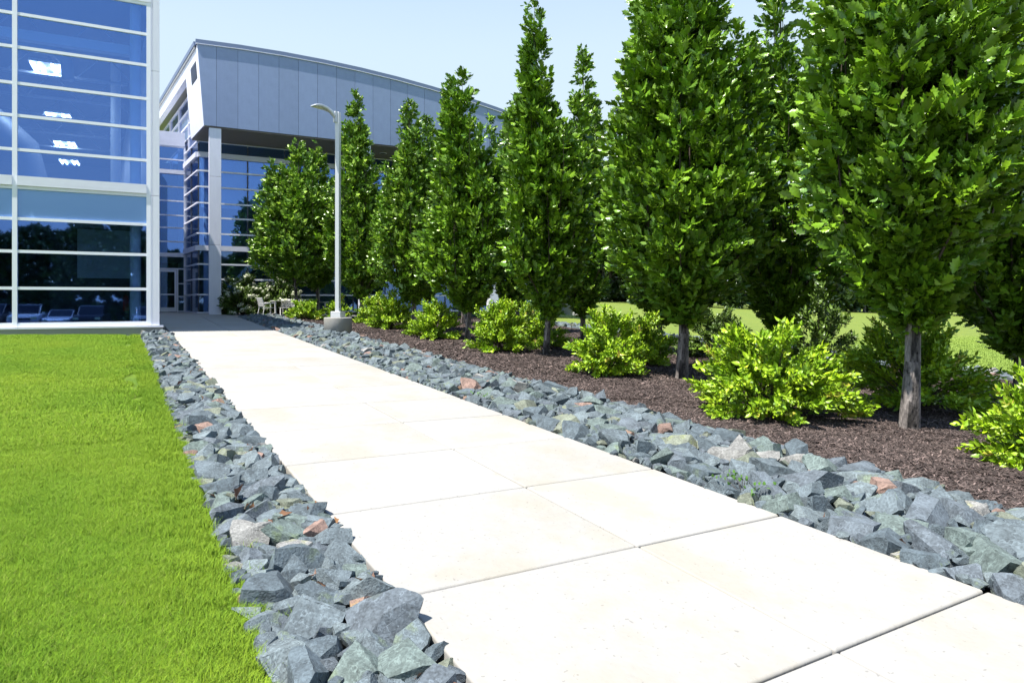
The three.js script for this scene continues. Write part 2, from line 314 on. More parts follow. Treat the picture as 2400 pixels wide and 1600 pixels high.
{ // B: the wing with the grey metal fascia
  const base = 1.06, Y = (y) => y - base;
  const B = thing('office_wing', 'two-storey glass wing with an overhanging grey metal panel fascia behind the trees', 'building', [2.59, base, -32.2], BANG);
  const cap = (x) => 13.99 - 0.00745 * (x - 2.2) ** 2, XR = 20.6;
  // fascia panels, the first with a slanted edge
  const seams = [0.04, 0.98, 1.92, 2.86, 3.79, 4.72]; while (seams[seams.length - 1] < XR - 1) seams.push(seams[seams.length - 1] + 0.95);
  const edge = (y) => -0.5 - 0.075 * (y - 9.97);
  const qm = [0, 1, 2].map((k) => { const m = M.panel.clone(); m.color = rgb(0.265, 0.345, 0.54).multiplyScalar([1, 0.965, 1.03][k]); return m; });
  const panel = (xa0, xa1, xb, k) => {                  // xa0 bottom-left, xa1 top-left, xb right
    const t0 = cap(xa1) - 0.2, t1 = cap(xb) - 0.2;
    const f = (z) => [[xa0, Y(9.97), z], [xb, Y(9.97), z], [xb, Y(t1), z], [xa1, Y(t0), z]];
    mesh('metal_panel', hexa(f(0), f(-0.05)), qm[k % 3], B);
  };
  panel(edge(9.97), edge(13.75), seams[0] - 0.006, 0);
  for (let i = 0; i < seams.length - 1; i++) panel(seams[i] + 0.006, seams[i] + 0.006, seams[i + 1] - 0.006, i + 1);
  { const f = (z) => [[edge(9.97) + 0.05, Y(10.0), z], [XR, Y(10.0), z], [XR, Y(cap(XR) - 0.22), z], [XR * 0.5, Y(cap(XR * 0.5) - 0.22), z], [2.2, Y(13.76), z], [edge(13.7) + 0.06, Y(cap(-0.8) - 0.22), z]];
    const s = new THREE.Shape(f(0).map(([x, y]) => new THREE.Vector2(x, y))), g = new THREE.ExtrudeGeometry(s, { depth: 0.25, bevelEnabled: false }); g.translate(0, 0, -0.31); mesh('fascia_backing', g, M.darkFrame, B); }
  // roof edge: dark cap and thin bright drip, in lengths that follow the curve
  const sx = (b) => -0.145 * b;                        // the end wall runs back at a skew
  for (let i = 0; i < 11; i++) {
    const x0 = i ? -0.86 + i * 1.95 : -0.86, x1 = -0.86 + (i + 1) * 1.95;
    const q = (y0, y1, z) => [[x0, Y(cap(x0) + y0), z], [x1, Y(cap(x1) + y0), z], [x1, Y(cap(x1) + y1), z], [x0, Y(cap(x0) + y1), z]];
    mesh('roof_cap', hexa(q(-0.17, 0.02, 0.06), q(-0.17, 0.02, -0.30)), M.cap, B);
    mesh('drip_edge', hexa(q(-0.195, -0.17, 0.07), q(-0.195, -0.17, -0.05)), M.white, B);
  }
  { const s = new THREE.Shape(); s.moveTo(-0.8, Y(13.55)); for (let x = -0.8; x <= XR + 0.1; x += 1.07) s.lineTo(x, Y(cap(x) - 0.01)); s.lineTo(XR, Y(cap(XR) - 0.3)); s.lineTo(-0.8, Y(cap(-0.8) - 0.3));
    const n = 22, top = [], pos = []; // roof slab, sheared along the end wall
    const D = 26, ring = (b) => { const a = []; for (let i = 0; i <= n; i++) { const x = lerp(-0.85, XR, i / n); a.push([x + sx(b) * (1 - i / n), Y(cap(x) - 0.012), -b]); } return a; };
    const r0 = ring(0.30), r1 = ring(D);
    const quad = (a, b, c, d) => pos.push(...a, ...b, ...c, ...a, ...c, ...d), dn = (p) => [p[0], p[1] - 0.28, p[2]];
    for (let i = 0; i < n; i++) { quad(r0[i], r0[i + 1], r1[i + 1], r1[i]); quad(dn(r0[i + 1]), dn(r0[i]), dn(r1[i]), dn(r1[i + 1])); }
    quad(r0[0], r1[0], dn(r1[0]), dn(r0[0])); quad(r1[n], r0[n], dn(r0[n]), dn(r1[n]));
    const g = new THREE.BufferGeometry(); g.setAttribute('position', new THREE.Float32BufferAttribute(pos, 3)); g.computeVertexNormals(); mesh('roof', g, M.interior, B);
    const e = (b, y, o) => [edge(y) + sx(b) + o, Y(y), -b];
    mesh('roof_cap', hexa([e(0.3, 13.74, -0.10), e(0.3, 13.93, -0.10), e(D, 13.93, -0.10), e(D, 13.74, -0.10)], [e(0.3, 13.74, -0.015), e(0.3, 13.93, -0.015), e(D, 13.93, -0.015), e(D, 13.74, -0.015)]), M.cap, B);
    // white end wall: front band, upper band
    const W = (b0, b1, y0, y1) => hexa([e(b0, y0, 0), e(b0, y1, 0), e(b1, y1, 0), e(b1, y0, 0)], [e(b0, y0, 0.28), e(b0, y1, 0.28), e(b1, y1, 0.28), e(b1, y0, 0.28)]);
    mesh('end_wall', W(0.055, 3.3, 9.96, 13.72), M.white, B);
    mesh('end_wall', W(3.301, D, 13.05, 13.72), M.white, B);
    // louvre
    const lv = mesh('louvre', W(0.62, 1.95, 12.32, 13.12), M.dark, B); lv.position.x = -0.012;
    for (let i = 0; i < 7; i++) { const s2 = mesh('louvre_slat', W(0.68, 1.89, 12.37 + i * 0.105, 12.395 + i * 0.105), M.cap, B); s2.position.x = -0.03; }
    // recessed glazing of the upper end
    const rc = (b, y, o) => [-0.02 + sx(b) + o, Y(y), -b];
    for (let k = 0; k < 4; k++) for (let j = 0; j < 4; j++) {
      const b0 = 3.4 + k * 3.2, b1 = b0 + 3.1, y0 = 10.0 + j * 0.78, y1 = y0 + 0.70;
      paneQuad(B, rc(b0, y0, 0), rc(b0, y1, 0), rc(b1, y1, 0), rc(b1, y0, 0), [0.02, 0, 0]);
      mesh('transom', hexa([rc(b0 - 0.1, y1, -0.06), rc(b0 - 0.1, y1 + 0.08, -0.06), rc(b1, y1 + 0.08, -0.06), rc(b1, y1, -0.06)], [rc(b0 - 0.1, y1, 0.06), rc(b0 - 0.1, y1 + 0.08, 0.06), rc(b1, y1 + 0.08, 0.06), rc(b1, y1, 0.06)]), M.white, B);
      if (!j) mesh('mullion', hexa([rc(b1, 9.97, -0.08), rc(b1, 13.1, -0.08), rc(b1 + 0.1, 13.1, -0.08), rc(b1 + 0.1, 9.97, -0.08)], [rc(b1, 9.97, 0.08), rc(b1, 13.1, 0.08), rc(b1 + 0.1, 13.1, 0.08), rc(b1 + 0.1, 9.97, 0.08)]), M.white, B);
    }
  }
  // soffit and its downlights
  mesh('soffit', prism([[-0.46, 0.06], [XR, 0.06], [XR, 3.25], [-0.46 + sx(3.25), 3.25]], Y(9.9), Y(9.965)), M.soffit, B);
  for (const x of [3.85, 8.6, 13]) { const c = mesh('downlight', new THREE.CylinderGeometry(0.17, 0.17, 0.03, 20), M.dark, B); c.position.set(x, Y(9.893), -1.7); const c2 = mesh('downlight_ring', new THREE.TorusGeometry(0.18, 0.018, 6, 24), M.white, B); c2.rotation.x = Math.PI / 2; c2.position.set(x, Y(9.893), -1.7); }
  // columns clad in panels
  for (const x of [-0.015, 7.2, 14.68]) {
    const y0s = [1.0, 4.36, 7.6, 9.9];
    for (let i = 0; i < 3; i++) { const g = new RoundedBoxGeometry(0.53, y0s[i + 1] - y0s[i] - 0.012, 0.53, 1, 0.01); const c = mesh('column_panel', g, M.white, B); c.position.set(x, Y((y0s[i] + y0s[i + 1]) / 2), -0.33); }
    bx('column_core', M.dark, B, x - 0.22, x + 0.22, Y(0.9), Y(9.89), -0.55, -0.11);
  }
  // front glazing
  const rows = [1.10, 2.02, 2.82, 3.59, 4.42, 5.17, 5.99, 6.74, 7.57, 8.39, 9.21, 9.90], GZ = -3.2;
  const vx = [-0.63, 1.72, 3.58, 5.44, 7.30, 9.16, 11.02, 12.88, 14.74, 16.6, 18.46, XR];
  for (let i = 0; i < rows.length; i++) {
    const thick = i === 4 || i === 10;
    bx(thick ? 'floor_band' : 'transom', thick ? M.white : M.alu, B, -0.66, XR, Y(rows[i] - (thick ? 0.13 : 0.04)), Y(rows[i] + (thick ? 0.13 : 0.04)), GZ - 0.1, GZ + (thick ? 0.10 : 0.035));
  }
  for (const x of vx) for (let i = 0; i < rows.length - 1; i++) bx('mullion', M.darkFrame, B, x - 0.035, x + 0.035, Y(rows[i] + 0.135), Y(rows[i + 1] - 0.135), GZ - 0.08, GZ + 0.01);
  for (let k = 0; k < vx.length - 1; k++) for (let i = 0; i < rows.length - 1; i++) {
    pane(B, vx[k + 1] - vx[k] - 0.07, rows[i + 1] - rows[i] - 0.08, (vx[k] + vx[k + 1]) / 2, Y((rows[i] + rows[i + 1]) / 2), GZ - 0.03, i === 10 || i < 4);
  }
  // side glazing from the front corner back to the link
  const P = (u, y, o = 0) => [lerp(-0.66, -1.18, u) + o, Y(y), lerp(GZ - 0.05, -6.95, u)];
  for (let i = 0; i < rows.length; i++) { const thick = i === 4 || i === 10, h = thick ? 0.13 : 0.04, o = thick ? -0.12 : -0.05; mesh(thick ? 'floor_band' : 'transom', hexa([P(0, rows[i] - h, o), P(0, rows[i] + h, o), P(1, rows[i] + h, o), P(1, rows[i] - h, o)], [P(0, rows[i] - h, 0.05), P(0, rows[i] + h, 0.05), P(1, rows[i] + h, 0.05), P(1, rows[i] - h, 0.05)]), M.white, B); }
  for (let i = 0; i < rows.length - 1; i++) for (let k = 0; k < 2; k++) {
    const u0 = k * 0.5 + 0.012, u1 = k * 0.5 + 0.488, y0 = rows[i] + 0.04, y1 = rows[i + 1] - 0.04;
    paneQuad(B, P(u0, y0), P(u0, y1), P(u1, y1), P(u1, y0), [0.02, 0, 0], true);
  }
  mesh('mullion', hexa([P(0.49, 1.1, -0.03), P(0.49, 9.9, -0.03), P(0.51, 9.9, -0.03), P(0.51, 1.1, -0.03)], [P(0.49, 1.1, 0.05), P(0.49, 9.9, 0.05), P(0.51, 9.9, 0.05), P(0.51, 1.1, 0.05)]), M.darkFrame, B);
  // interior
  bx('floor', M.interiorDark, B, -0.5, XR, Y(0.8), Y(1.06), -14, -3.32);
  bx('upper_floor', M.interior, B, -0.45, XR, Y(4.30), Y(4.54), -14, -3.32);
  bx('ceiling', M.interior, B, -0.45, XR, Y(9.08), Y(9.33), -14, -3.32);
  bx('rear_wall', M.interior, B, -1.5, XR, Y(0.8), Y(13.1), -14.2, -14.01);
  bx('end_wall', M.interior, B, XR, XR + 0.2, Y(0.8), Y(12.3), -14, -0.4);
  for (let k = 0; k < 10; k++) bx('roller_shade', M.interiorWhite, B, vx[k] + 0.12, vx[k + 1] - 0.12, Y(6.55), Y(9.05), -3.52, -3.5);
  mesh('stair_stringer', hexa([[-0.4, Y(1.08), -4.0], [0.1, Y(1.08), -4.0], [2.8, Y(4.25), -4.0], [2.3, Y(4.25), -4.0]], [[-0.4, Y(1.08), -4.2], [0.1, Y(1.08), -4.2], [2.8, Y(4.25), -4.2], [2.3, Y(4.25), -4.2]]), M.interiorWhite, B);
  { const c = mesh('column', new THREE.CylinderGeometry(0.15, 0.15, 3.2, 16), M.interiorWhite, B); c.position.set(-0.2, Y(2.68), -4.4); const c2 = mesh('column', new THREE.CylinderGeometry(0.15, 0.15, 4.5, 16), M.interiorWhite, B); c2.position.set(-0.2, Y(6.8), -4.4); }

  // entrance link between the two buildings
  const L = thing('entrance_link', 'narrow glazed entrance link with a white door between the two buildings', 'building', [2.59, base, -32.2], BANG);
  const z = -7.0, lr = [3.48, 4.25, 4.99, 5.76, 6.45, 7.25, 8.03, 8.85, 9.54, 10.26], x0 = -3.7, x1 = -1.20;
  bx('parapet', M.white, L, x0, x1, Y(10.30), Y(11.07), z - 0.2, z + 0.06);
  mesh('roof', prism([[x0, 7.2], [x1, 7.2], [x1 - 1, 13.9], [x0 - 0.6, 13.9]], Y(10.6), Y(10.8)), M.interior, L);
  lr.forEach((y, i) => { const th = i === 1 || i === 7; bx(th ? 'floor_band' : 'transom', M.white, L, x0, x1, Y(y - (th ? 0.11 : 0.035)), Y(y + (th ? 0.11 : 0.035)), z - 0.1, z + (th ? 0.12 : 0.03)); });
  for (let i = 0; i < lr.length - 1; i++) { pane(L, x1 - x0, lr[i + 1] - lr[i] - 0.08, (x0 + x1) / 2, Y((lr[i] + lr[i + 1]) / 2), z - 0.03, i === 0); }
  bx('mullion', M.white, L, x1 - 0.06, x1 + 0.04, Y(1.08), Y(10.29), z - 0.12, z + 0.05);
  bx('mullion', M.white, L, -1.60, -1.53, Y(1.08), Y(3.44), z - 0.1, z + 0.035);
  bx('mullion', M.white, L, -2.62, -2.53, Y(1.08), Y(3.44), z - 0.1, z + 0.035);
  bx('wall_infill', M.white, L, x0, -2.63, Y(1.08), Y(3.44), z - 0.1, z);
  for (const y of [1.12, 1.95, 2.66]) bx('transom', M.white, L, -1.53, x1 - 0.06, Y(y - 0.03), Y(y + 0.03), z - 0.08, z + 0.02);
  for (const [a, b] of [[1.15, 1.92], [1.98, 2.63], [2.69, 3.44]]) { pane(L, 0.26, b - a, -1.395, Y((a + b) / 2), z - 0.03, true); }
  const door = new THREE.Group(); door.name = 'door'; door.position.set(-2.065, Y(1.1), z); L.add(door);
  for (const [a, b, c, d] of [[-0.455, -0.345, 0, 2.33], [0.345, 0.455, 0, 2.33], [-0.345, 0.345, 0, 0.24], [-0.345, 0.345, 2.21, 2.33], [-0.345, 0.345, 0.93, 0.99]]) bx('door_rail', M.white, door, a, b, c, d, -0.05, 0.0);
  for (const [a, b] of [[0.24, 0.93], [0.99, 2.21]]) { pane(door, 0.69, b - a, 0, (a + b) / 2, -0.02, true, 'pane'); }
  mesh('handle', tube([V(-0.40, 0.75, 0), V(-0.40, 0.76, 0.06), V(-0.40, 1.05, 0.06), V(-0.40, 1.06, 0)], [0.014, 0.014, 0.014, 0.014], 6), M.steel, door);
  bx('floor', M.interiorDark, L, x0, x1, Y(0.8), Y(1.07), -13.9, z - 0.12);
  bx('rear_wall', M.interiorDark, L, x0 - 0.6, x1 - 0.3, Y(0.8), Y(10.6), -14.0, -13.91);
  bx('upper_floor', M.interior, L, x0, x1 - 0.1, Y(4.15), Y(4.35), -13.9, z - 0.12);
}

// ------------------------------------------------------------------ street lamp
{
  const X = 4.93, Z = -19.95, y = gy(X, Z);
  const L = thing('street_lamp', 'grey square-pole street lamp with one flat arm on a round concrete footing', 'street lamp', [X, y, Z], 0.25);
  mesh('footing', new THREE.LatheGeometry([[0, -0.1], [0.455, -0.1], [0.455, 0.53], [0.44, 0.55], [0, 0.55]].map(([a, b]) => new THREE.Vector2(a, b)), 40), M.plinth, L);
  const b = mesh('base_cover', new RoundedBoxGeometry(0.36, 0.20, 0.36, 2, 0.012), M.pole, L); b.position.y = 0.65; b.rotation.y = 0.55;
  const p = mesh('pole', new RoundedBoxGeometry(0.15, 6.62, 0.15, 2, 0.02), M.pole, L); p.position.y = 4.06; p.rotation.y = 0.55;
  const arm = new THREE.Group(); arm.name = 'lamp_arm'; arm.position.y = 7.22; arm.rotation.y = 0.12; L.add(arm);
  bx('bracket', M.pole, arm, -0.15, -0.06, -0.20, 0.16, -0.06, 0.06);
  // flat head that sweeps down to the bracket: lofted sections
  const sec = [[-0.13, 0.00, 0.045, 0.115], [-0.22, 0.075, 0.055, 0.085], [-0.34, 0.135, 0.07, 0.06], [-0.50, 0.175, 0.13, 0.055], [-0.72, 0.19, 0.165, 0.052], [-0.88, 0.178, 0.16, 0.045], [-0.98, 0.15, 0.13, 0.03], [-1.01, 0.14, 0.09, 0.014]];
  const pos = [], idx = [], n = 14;
  sec.forEach(([x, yy, w, h]) => { for (let k = 0; k < n; k++) { const a = k / n * Math.PI * 2, c = Math.cos(a), s = Math.sin(a), q = 0.55; pos.push(x, yy + h * Math.sign(s) * Math.abs(s) ** q, w * Math.sign(c) * Math.abs(c) ** q); } });
  for (let i = 0; i < sec.length - 1; i++) for (let k = 0; k < n; k++) { const a = i * n + k, c = i * n + (k + 1) % n; idx.push(a, c, a + n, c, c + n, a + n); }
  const cap = (i, f) => { const c = pos.length / 3; pos.push(sec[i][0], sec[i][1], 0); for (let k = 0; k < n; k++) { const a = i * n + k, q = i * n + (k + 1) % n; f ? idx.push(c, a, q) : idx.push(c, q, a); } }; cap(0, 0); cap(sec.length - 1, 1);
  const g = new THREE.BufferGeometry(); g.setAttribute('position', new THREE.Float32BufferAttribute(pos, 3)); g.setIndex(idx); g.computeVertexNormals(); mesh('lamp_head', BGU.toCreasedNormals(g, 0.7), M.pole, arm);
  for (const x of [-0.84, -0.70]) bx('lens', M.lens, arm, x - 0.055, x + 0.055, 0.118, 0.145, -0.085, 0.085);
}

// ------------------------------------------------------------------ broken rock borders
function rockGeo(seed, detail) {
  const r = rngOf(seed), planes = [], n = 6 + Math.floor(r() * 4), sc = [1, 0.46 + r() * 0.26, 0.58 + r() * 0.3];
  for (let i = 0; i < n; i++) { const z = 2 * (i + 0.5) / n - 1, a = i * 2.399 + r() * 1.6, q = Math.sqrt(1 - z * z); planes.push([V(q * Math.cos(a) + (r() - 0.5) * 0.5, z + (r() - 0.5) * 0.5, q * Math.sin(a) + (r() - 0.5) * 0.5).normalize(), 0.46 + r() * 0.42]); }
  planes.push([V(0, 1, 0).applyEuler(new THREE.Euler((r() - 0.5) * 0.5, 0, (r() - 0.5) * 0.5)), 0.62 + r() * 0.2]);
  // corners of the broken block: where three fracture planes meet inside all the others
  for (const d of [[1, 0, 0], [-1, 0, 0], [0, 1, 0], [0, -1, 0], [0, 0, 1], [0, 0, -1]]) planes.push([V(...d), 0.95]);
  const pts = [], o = seed * 3.1;
  for (let i = 0; i < planes.length; i++) for (let j = i + 1; j < planes.length; j++) for (let k = j + 1; k < planes.length; k++) {
    const [A, a] = planes[i], [B, b] = planes[j], [C, c] = planes[k], bc = B.clone().cross(C), det = A.dot(bc); if (Math.abs(det) < 1e-3) continue;
    const p = bc.multiplyScalar(a).addScaledVector(C.clone().cross(A), b).addScaledVector(A.clone().cross(B), c).divideScalar(det);
    if (planes.every(([n2, d2]) => n2.dot(p) <= d2 + 1e-5) && !pts.some((q) => q.distanceTo(p) < 0.03)) pts.push(p);
  }
  let g = new ConvexGeometry(pts); g.deleteAttribute('normal'); if (detail > 4) g = new TessellateModifier(0.34, 5).modify(g); else g = new TessellateModifier(0.9, 2).modify(g);
  const p = g.attributes.position, v = V(0, 0, 0);
  for (let i = 0; i < p.count; i++) {
    v.fromBufferAttribute(p, i); const m = 1 + 0.09 * fbm(v.x * 1.7 + o, v.y * 1.7, v.z * 1.7, 2) + (detail > 4 ? 0.06 * fbm(v.x * 4.5 + o, v.y * 4.5, v.z * 4.5, 2) : 0);
    p.setXYZ(i, v.x * m * sc[0], v.y * m * sc[1], v.z * m * sc[2]);
  }
  const c = BGU.toCreasedNormals(g, 0.35), N = c.attributes.normal, P = c.attributes.position, uv = [];
  for (let i = 0; i < P.count; i++) { const f = Math.floor(i / 3) * 3, ax = Math.abs(N.getX(f)), ay = Math.abs(N.getY(f)), az = Math.abs(N.getZ(f)), k = 0.28; uv.push(...(ay > ax && ay > az ? [P.getX(i) * k, P.getZ(i) * k] : ax > az ? [P.getZ(i) * k, P.getY(i) * k] : [P.getX(i) * k, P.getY(i) * k]).map((q) => q + seed * 0.137)); }
  c.setAttribute('uv', new THREE.Float32BufferAttribute(uv, 2)); return c;
}
const rockHi = [], rockLo = []; for (let i = 0; i < 20; i++) { rockHi.push(rockGeo(100 + i, 6)); rockLo.push(rockGeo(100 + i, 2)); }
const rockTones = [[0.155, 0.195, 0.22], [0.115, 0.15, 0.175], [0.19, 0.235, 0.255], [0.165, 0.215, 0.205], [0.22, 0.245, 0.19], [0.30, 0.20, 0.165], [0.30, 0.30, 0.29], [0.14, 0.17, 0.20]].map((c) => rgb(...c.map((q) => q * 1.12)));
const rockMats = rockTones.map((c) => std(c, { map: rockMap, bumpMap: rockBump, bumpScale: 0.012, roughness: 0.88 }));
const rockFillMat = std(rgb(1, 1, 1), { map: rockMap, bumpMap: rockBump, bumpScale: 0.012, roughness: 0.88, vertexColors: true });
const rockTone = (q) => q < 0.26 ? 0 : q < 0.46 ? 1 : q < 0.62 ? 2 : q < 0.76 ? 3 : q < 0.815 ? 4 : q < 0.838 ? 5 : q < 0.865 ? 6 : 7;
function rockBorder(label, s0, s1, t0, t1, seed, lift, passes, want) {
  const r = rngOf(seed), list = [], cell = 0.4, grid = new Map(), key = (a, b) => a * 4096 + b;
  const tmid = (t0 + t1) / 2;
  for (const [rMin, rMax, tries, gap, tMax, up] of passes) for (let k = 0; k < tries; k++) {
    const size = rMin + (rMax - rMin) * r() ** 1.6, wob = 0.10 * Math.sin(k * 0.01);
    const s = lerp(s0 + size * 0.75, s1 - size * 0.75, r()), t = lerp(t0, Math.min(t1, tMax), r() ** 1.25);
    const q = viewOf(s, gst(s, t), -t); if (q.d < 1 || q.u < -260 || q.u > 2680 || q.v > 2050) continue;
    const ci = Math.floor((s + 50) / cell), cj = Math.floor((t + 50) / cell); let ok = true;
    for (let a = -1; a <= 1 && ok; a++) for (let b = -1; b <= 1 && ok; b++) for (const o of grid.get(key(ci + a, cj + b)) || []) if (Math.hypot(o.s - s, o.t - t) < gap * (o.size + size)) { ok = false; break; }
    if (!ok || (Math.hypot(s - 5.02, t - 20.05) < 0.46 + size * 0.7)) continue;
    const o = { s, t, size, up, look: size / q.d, v: Math.floor(r() * 20), tone: rockTone(r()), e: new THREE.Euler((r() - 0.5) * 0.9, r() * 6.28, (r() - 0.5) * 0.9) };
    list.push(o); const kk = key(ci, cj); grid.has(kk) ? grid.get(kk).push(o) : grid.set(kk, [o]);
  }
  list.sort((a, b) => b.look - a.look);
  const cs = (s0 + s1) / 2, T = thing('rock_border', label, 'rock border', [cs, gst(cs, tmid), -tmid], 0);
  const fill = [], m4 = new THREE.Matrix4(), q4 = new THREE.Quaternion();
  list.forEach((o, i) => {
    const mound = 0.75 * Math.min(1, Math.min(o.s - s0, s1 - o.s) / 0.5), x = o.s - cs, y = gst(o.s, o.t) - gst(cs, tmid) + lift * mound + o.up + o.size * 0.1 - 0.05, z = -o.t + tmid;
    if (i < want) { const m = mesh('rock', rockHi[o.v], rockMats[o.tone], T); m.position.set(x, y, z); m.rotation.copy(o.e); m.scale.setScalar(o.size); }
    else {
      const g = rockLo[o.v].clone(); m4.compose(V(x, y, z), q4.setFromEuler(o.e), V(o.size, o.size, o.size)); g.applyMatrix4(m4);
      const n = g.attributes.position.count, c = new Float32Array(n * 3), t = rockTones[o.tone]; for (let k = 0; k < n; k++) { c[k * 3] = t.r; c[k * 3 + 1] = t.g; c[k * 3 + 2] = t.b; } g.setAttribute('color', new THREE.BufferAttribute(c, 3)); fill.push(g);
    }
  });
  if (fill.length) { const f = mesh('rock_fill', BGU.mergeGeometries(fill), rockFillMat, T); f.userData.kind = 'stuff'; }
  console.log(label, list.length);
  return T;
}
rockBorder('narrow border of broken blue-grey rocks between the lawn and the left edge of the path', -0.80, 0.03, -1.4, 20.7, 1, 0.03, [[0.17, 0.22, 250, 0.8, 9, 0.0], [0.12, 0.18, 5000, 0.60, 21, 0.0], [0.075, 0.12, 9000, 0.56, 21, 0.0], [0.045, 0.075, 12000, 0.56, 12, 0.03]], 300);
rockBorder('wide border of broken blue-grey rocks between the path and the bark mulch', 3.20, 5.30, -1.2, 30, 2, 0.10, [[0.19, 0.27, 500, 0.62, 8, 0.0], [0.14, 0.22, 12000, 0.58, 30, 0.0], [0.08, 0.13, 20000, 0.55, 30, 0.01], [0.05, 0.08, 20000, 0.55, 14, 0.05]], 300);
rockBorder('pale far border of rocks along the edge of the far lawn', 16.6, 18.1, 1, 34, 3, 0.10, [[0.14, 0.24, 5000, 0.56, 34, 0.02], [0.09, 0.14, 4000, 0.55, 20, 0.03]], 160);

// ------------------------------------------------------------------ foliage
function leafShape(L, W, lobes, fold, droop, segs) {      // one leaf along +y, facing +z, folded along the midrib
  const pos = [], idx = [], uv = [], n = segs;
  for (let i = 0; i <= n; i++) {
    const t = i / n; let w = W * Math.sin(Math.PI * Math.min(1, Math.pow(t, lobes ? 0.72 : 0.8))) ** 0.8;
    if (lobes) { w = W * (0.25 + 0.75 * Math.sin(Math.PI * Math.pow(t, 1.25))) * (i % 2 ? 1.0 : 0.64); if (i === 0) w = 0.02 * W; if (i === n) w = 0; }
    const y = L * t, z = -droop * t * t * L, up = lobes && i % 2 ? 0.10 * L : 0;
    pos.push(0, y, z, -w, y + up, z + fold * w, w, y + up, z + fold * w); uv.push(0.5, t, 0, t, 1, t);
  }
  for (let i = 0; i < n; i++) { const a = i * 3, b = a + 3; idx.push(a, b, a + 1, b, b + 1, a + 1, a, a + 2, b, b, a + 2, b + 2); }
  const g = new THREE.BufferGeometry(); g.setAttribute('position', new THREE.Float32BufferAttribute(pos, 3)); g.setAttribute('uv', new THREE.Float32BufferAttribute(uv, 2)); g.setIndex(idx); g.computeVertexNormals(); return g;
}
function spray(leaf, n, seed, tilt0, tilt1, rise, s0 = 0.75, s1 = 1.15) {   // a twig end with several leaves
  const r = rngOf(seed), parts = [], m = new THREE.Matrix4();
  for (let i = 0; i < n; i++) {
    const a = i * 2.4 + r() * 0.8, tl = lerp(tilt0, tilt1, r()), k = lerp(s0, s1, r());
    const q = new THREE.Quaternion().setFromEuler(new THREE.Euler(0, a, 0)).multiply(new THREE.Quaternion().setFromEuler(new THREE.Euler(tl, 0, 0))).multiply(new THREE.Quaternion().setFromEuler(new THREE.Euler(0, (r() - 0.5) * 1.1, (r() - 0.5) * 0.3)));
    m.compose(V(0, rise * (i / n - 0.5), 0), q, V(k, k, k)); const g = leaf.clone(); g.applyMatrix4(m); const b = 0.72 + 0.6 * r(), pale = r() > 0.9 ? 1 : 0, col = []; for (let j = 0; j < g.attributes.position.count; j++) col.push(b * (1 + 0.28 * pale), b * (1 + 0.08 * pale), b * (1 + 1.6 * pale)); g.setAttribute('color', new THREE.Float32BufferAttribute(col, 3)); parts.push(g);
  }
  return BGU.mergeGeometries(parts);
}
const oakLeaf = leafShape(0.178, 0.060, true, 0.3, 0.25, 9), oakFar = leafShape(0.185, 0.060, true, 0.3, 0.25, 5);
const oakSpray = [1, 2, 3].map((k) => spray(oakLeaf, 10, k * 7, 0.3, 1.35, 0.30, 0.6, 1.15)), oakSprayFar = [1, 2].map((k) => spray(oakFar, 10, k * 9, 0.3, 1.35, 0.30, 0.6, 1.15));
const shrubLeafG = leafShape(0.085, 0.021, false, 0.3, 0.35, 4);
const shrubSpray = [1, 2, 3].map((k) => spray(shrubLeafG, 13, k * 5, 0.5, 1.5, 0.27));
const blobSpray = spray(leafShape(0.42, 0.16, true, 0.3, 0.2, 5), 9, 4, 0.2, 1.7, 0.35);
function foliage(name, parent, geo, mat, list, tone) {
  const im = new THREE.InstancedMesh(geo, mat, list.length); im.name = name; const m = new THREE.Matrix4(), c = new THREE.Color();
  list.forEach((o, i) => { m.compose(o.p, o.q, V(o.k, o.k, o.k)); im.setMatrixAt(i, m); im.setColorAt(i, tone(o, c)); });
  im.userData.kind = 'stuff'; parent.add(im); return im;
}
function oakTone(r) { return (o, c) => { const a = r(), b = r(); return c.setRGB(lerp(0.075, 0.175, a) * (0.8 + 0.4 * b), lerp(0.17, 0.315, a) * (0.8 + 0.4 * b), lerp(0.008, 0.02, b)); }; }
function dirQ(d, spin) { return new THREE.Quaternion().setFromUnitVectors(V(0, 1, 0), d).multiply(new THREE.Quaternion().setFromAxisAngle(V(0, 1, 0), spin)); }
